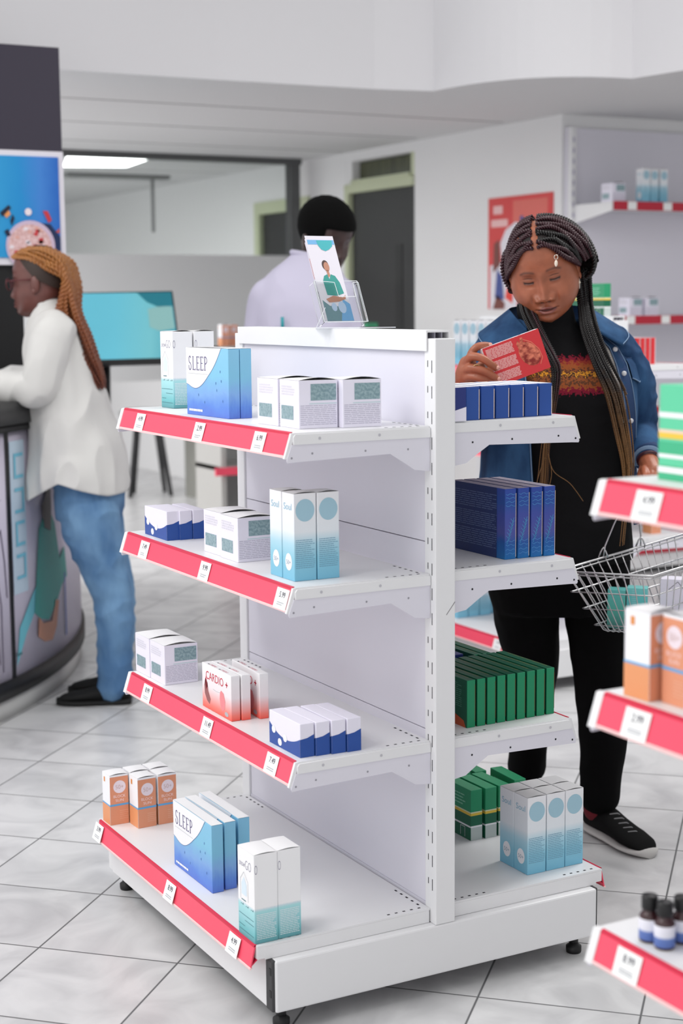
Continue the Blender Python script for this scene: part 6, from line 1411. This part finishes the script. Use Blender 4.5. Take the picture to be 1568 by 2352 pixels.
# ---------------------------------------------------------------- pharmacist in a white coat
MN = thing('person', 'man with short black hair in a white coat, face hidden by the leaflet', 'person', (1.0243, 2.5162, 0), -YAW)
SK3 = skin_material('very dark brown skin', (58, 38, 36), (76, 44, 46), (20, 14, 14))
H3T = head_matrix((.066, -.03, 1.650), 42, 24, 0)
q = MB()
limb(q, [(.0, .0, 1.45, .066), (.012, -.005, 1.52, .062), (.045, -.01, 1.58, .06)], SK3)
loft(q, [(-.02, 0, .80, .14, .10), (-.02, 0, 1.0, .14, .10), (-.02, 0, 1.25, .165, .115), (-.02, 0, 1.38, .16, .10), (-.01, 0, 1.46, .08, .07)], SK3, 26)
for s_ in (-1, 1):
    limb(q, [(-.02+s_*.085, 0, .82, .085), (-.02+s_*.09, -.01, .50, .06), (-.02+s_*.09, .02, .28, .05), (-.02+s_*.09, .03, .08, .032), (-.02+s_*.10, -.06, .024, .016)], SK3, 14)
    limb(q, [(-.02+s_*.130, 0, 1.41, .050), (-.02+s_*.163, .01, 1.26, .042), (-.02+s_*.166, .0, 1.12, .038), (-.02+s_*.16, -.12, 1.08, .032), (-.02+s_*.10, -.22, 1.08, .026)], SK3, 14)
    for i in range(4): limb(q, [(-.02+s_*(.09-.004*i), -.235, 1.095-.016*i, .010), (-.02+s_*(.06), -.270, 1.098-.017*i, .009), (-.02+s_*.025, -.275, 1.095-.017*i, .007)], SK3, 8)
    limb(q, [(-.02+s_*.10, -.235, 1.10, .012), (-.02+s_*.08, -.262, 1.122, .009), (-.02+s_*.055, -.272, 1.126, .008)], SK3, 8)
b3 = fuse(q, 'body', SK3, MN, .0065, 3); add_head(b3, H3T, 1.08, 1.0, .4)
COAT = mat('lilac white lab coat', (192, 188, 208), .85, bump=(12, .12))
q = MB()
loft(q, [(-.02, .02, .62, .205, .16), (-.02, .01, .85, .195, .15), (-.02, .0, 1.05, .185, .14), (-.02, 0, 1.25, .188, .142), (-.022, 0, 1.38, .186, .130), (-.020, 0, 1.455, .172, .112), (-.014, 0, 1.505, .138, .096), (-.006, .002, 1.550, .096, .082), (.002, .005, 1.585, .068, .070)], COAT, 36)
for s_ in (-1, 1): limb(q, [(-.02+s_*.128, .0, 1.425, .072), (-.02+s_*.165, .012, 1.26, .062), (-.02+s_*.168, .0, 1.12, .057), (-.02+s_*.15, -.10, 1.085, .047), (-.02+s_*.118, -.18, 1.082, .040)], COAT, 18)
ct_ = fuse(q, 'lab_coat', COAT, MN, .008, 4, (8, .006, (1, 1, .8)))
q = MB(); q.tube([(.002-.064*math.cos(a), .004+.066*math.sin(a), 1.580+.012*math.cos(a)) for a in [i*2*math.pi/24 for i in range(24)]], .010, COAT, 10, closed=True); q.build('coat_collar', ct_)
q = MB(); q.tube([(-.095, -.142, 1.31), (-.095, -.150, 1.36)], .006, mat('teal pen', (40, 150, 160), .4), 8); q.build('pocket_pen', ct_)
q = MB()
for s_ in (-1, 1): limb(q, [(-.02+s_*.088, .0, .80, .095), (-.02+s_*.09, -.005, .50, .075), (-.02+s_*.09, .015, .28, .066), (-.02+s_*.09, .015, .07, .058)], mat('charcoal trousers', (40, 42, 48), .85), 18)
fuse(q, 'trousers', MAT['charcoal trousers'], MN, .009, 3)
for s_ in (-1, 1): shoe('leather_shoe', MN, (-.02+s_*.09, .10, 0), (-.02+s_*.11, -.18, 0), mat('black leather', (18, 18, 19), .4), mat('dark heel sole', (30, 28, 27), .6), .046, None, True)
q = MB(); bm_ = bmesh.new(); bmesh.ops.create_uvsphere(bm_, u_segments=48, v_segments=32, radius=1)
for v_ in bm_.verts:
    n_ = 1+.018*noise.noise(v_.co*14)
    v_.co = Vector((v_.co.x*.092*n_, .016+v_.co.y*.112*n_, .030+v_.co.z*.100*n_))
    if v_.co.y < -.045 and v_.co.z < .045: v_.co.y = -.045+.35*(v_.co.y+.045)
q.bm(bm_, mat('black short curls', (9, 9, 9), .95, spec=.1, bump=(300, .6)), True, H3T @ Matrix.Scale(1.06, 4)); q.build('short_hair', MN)
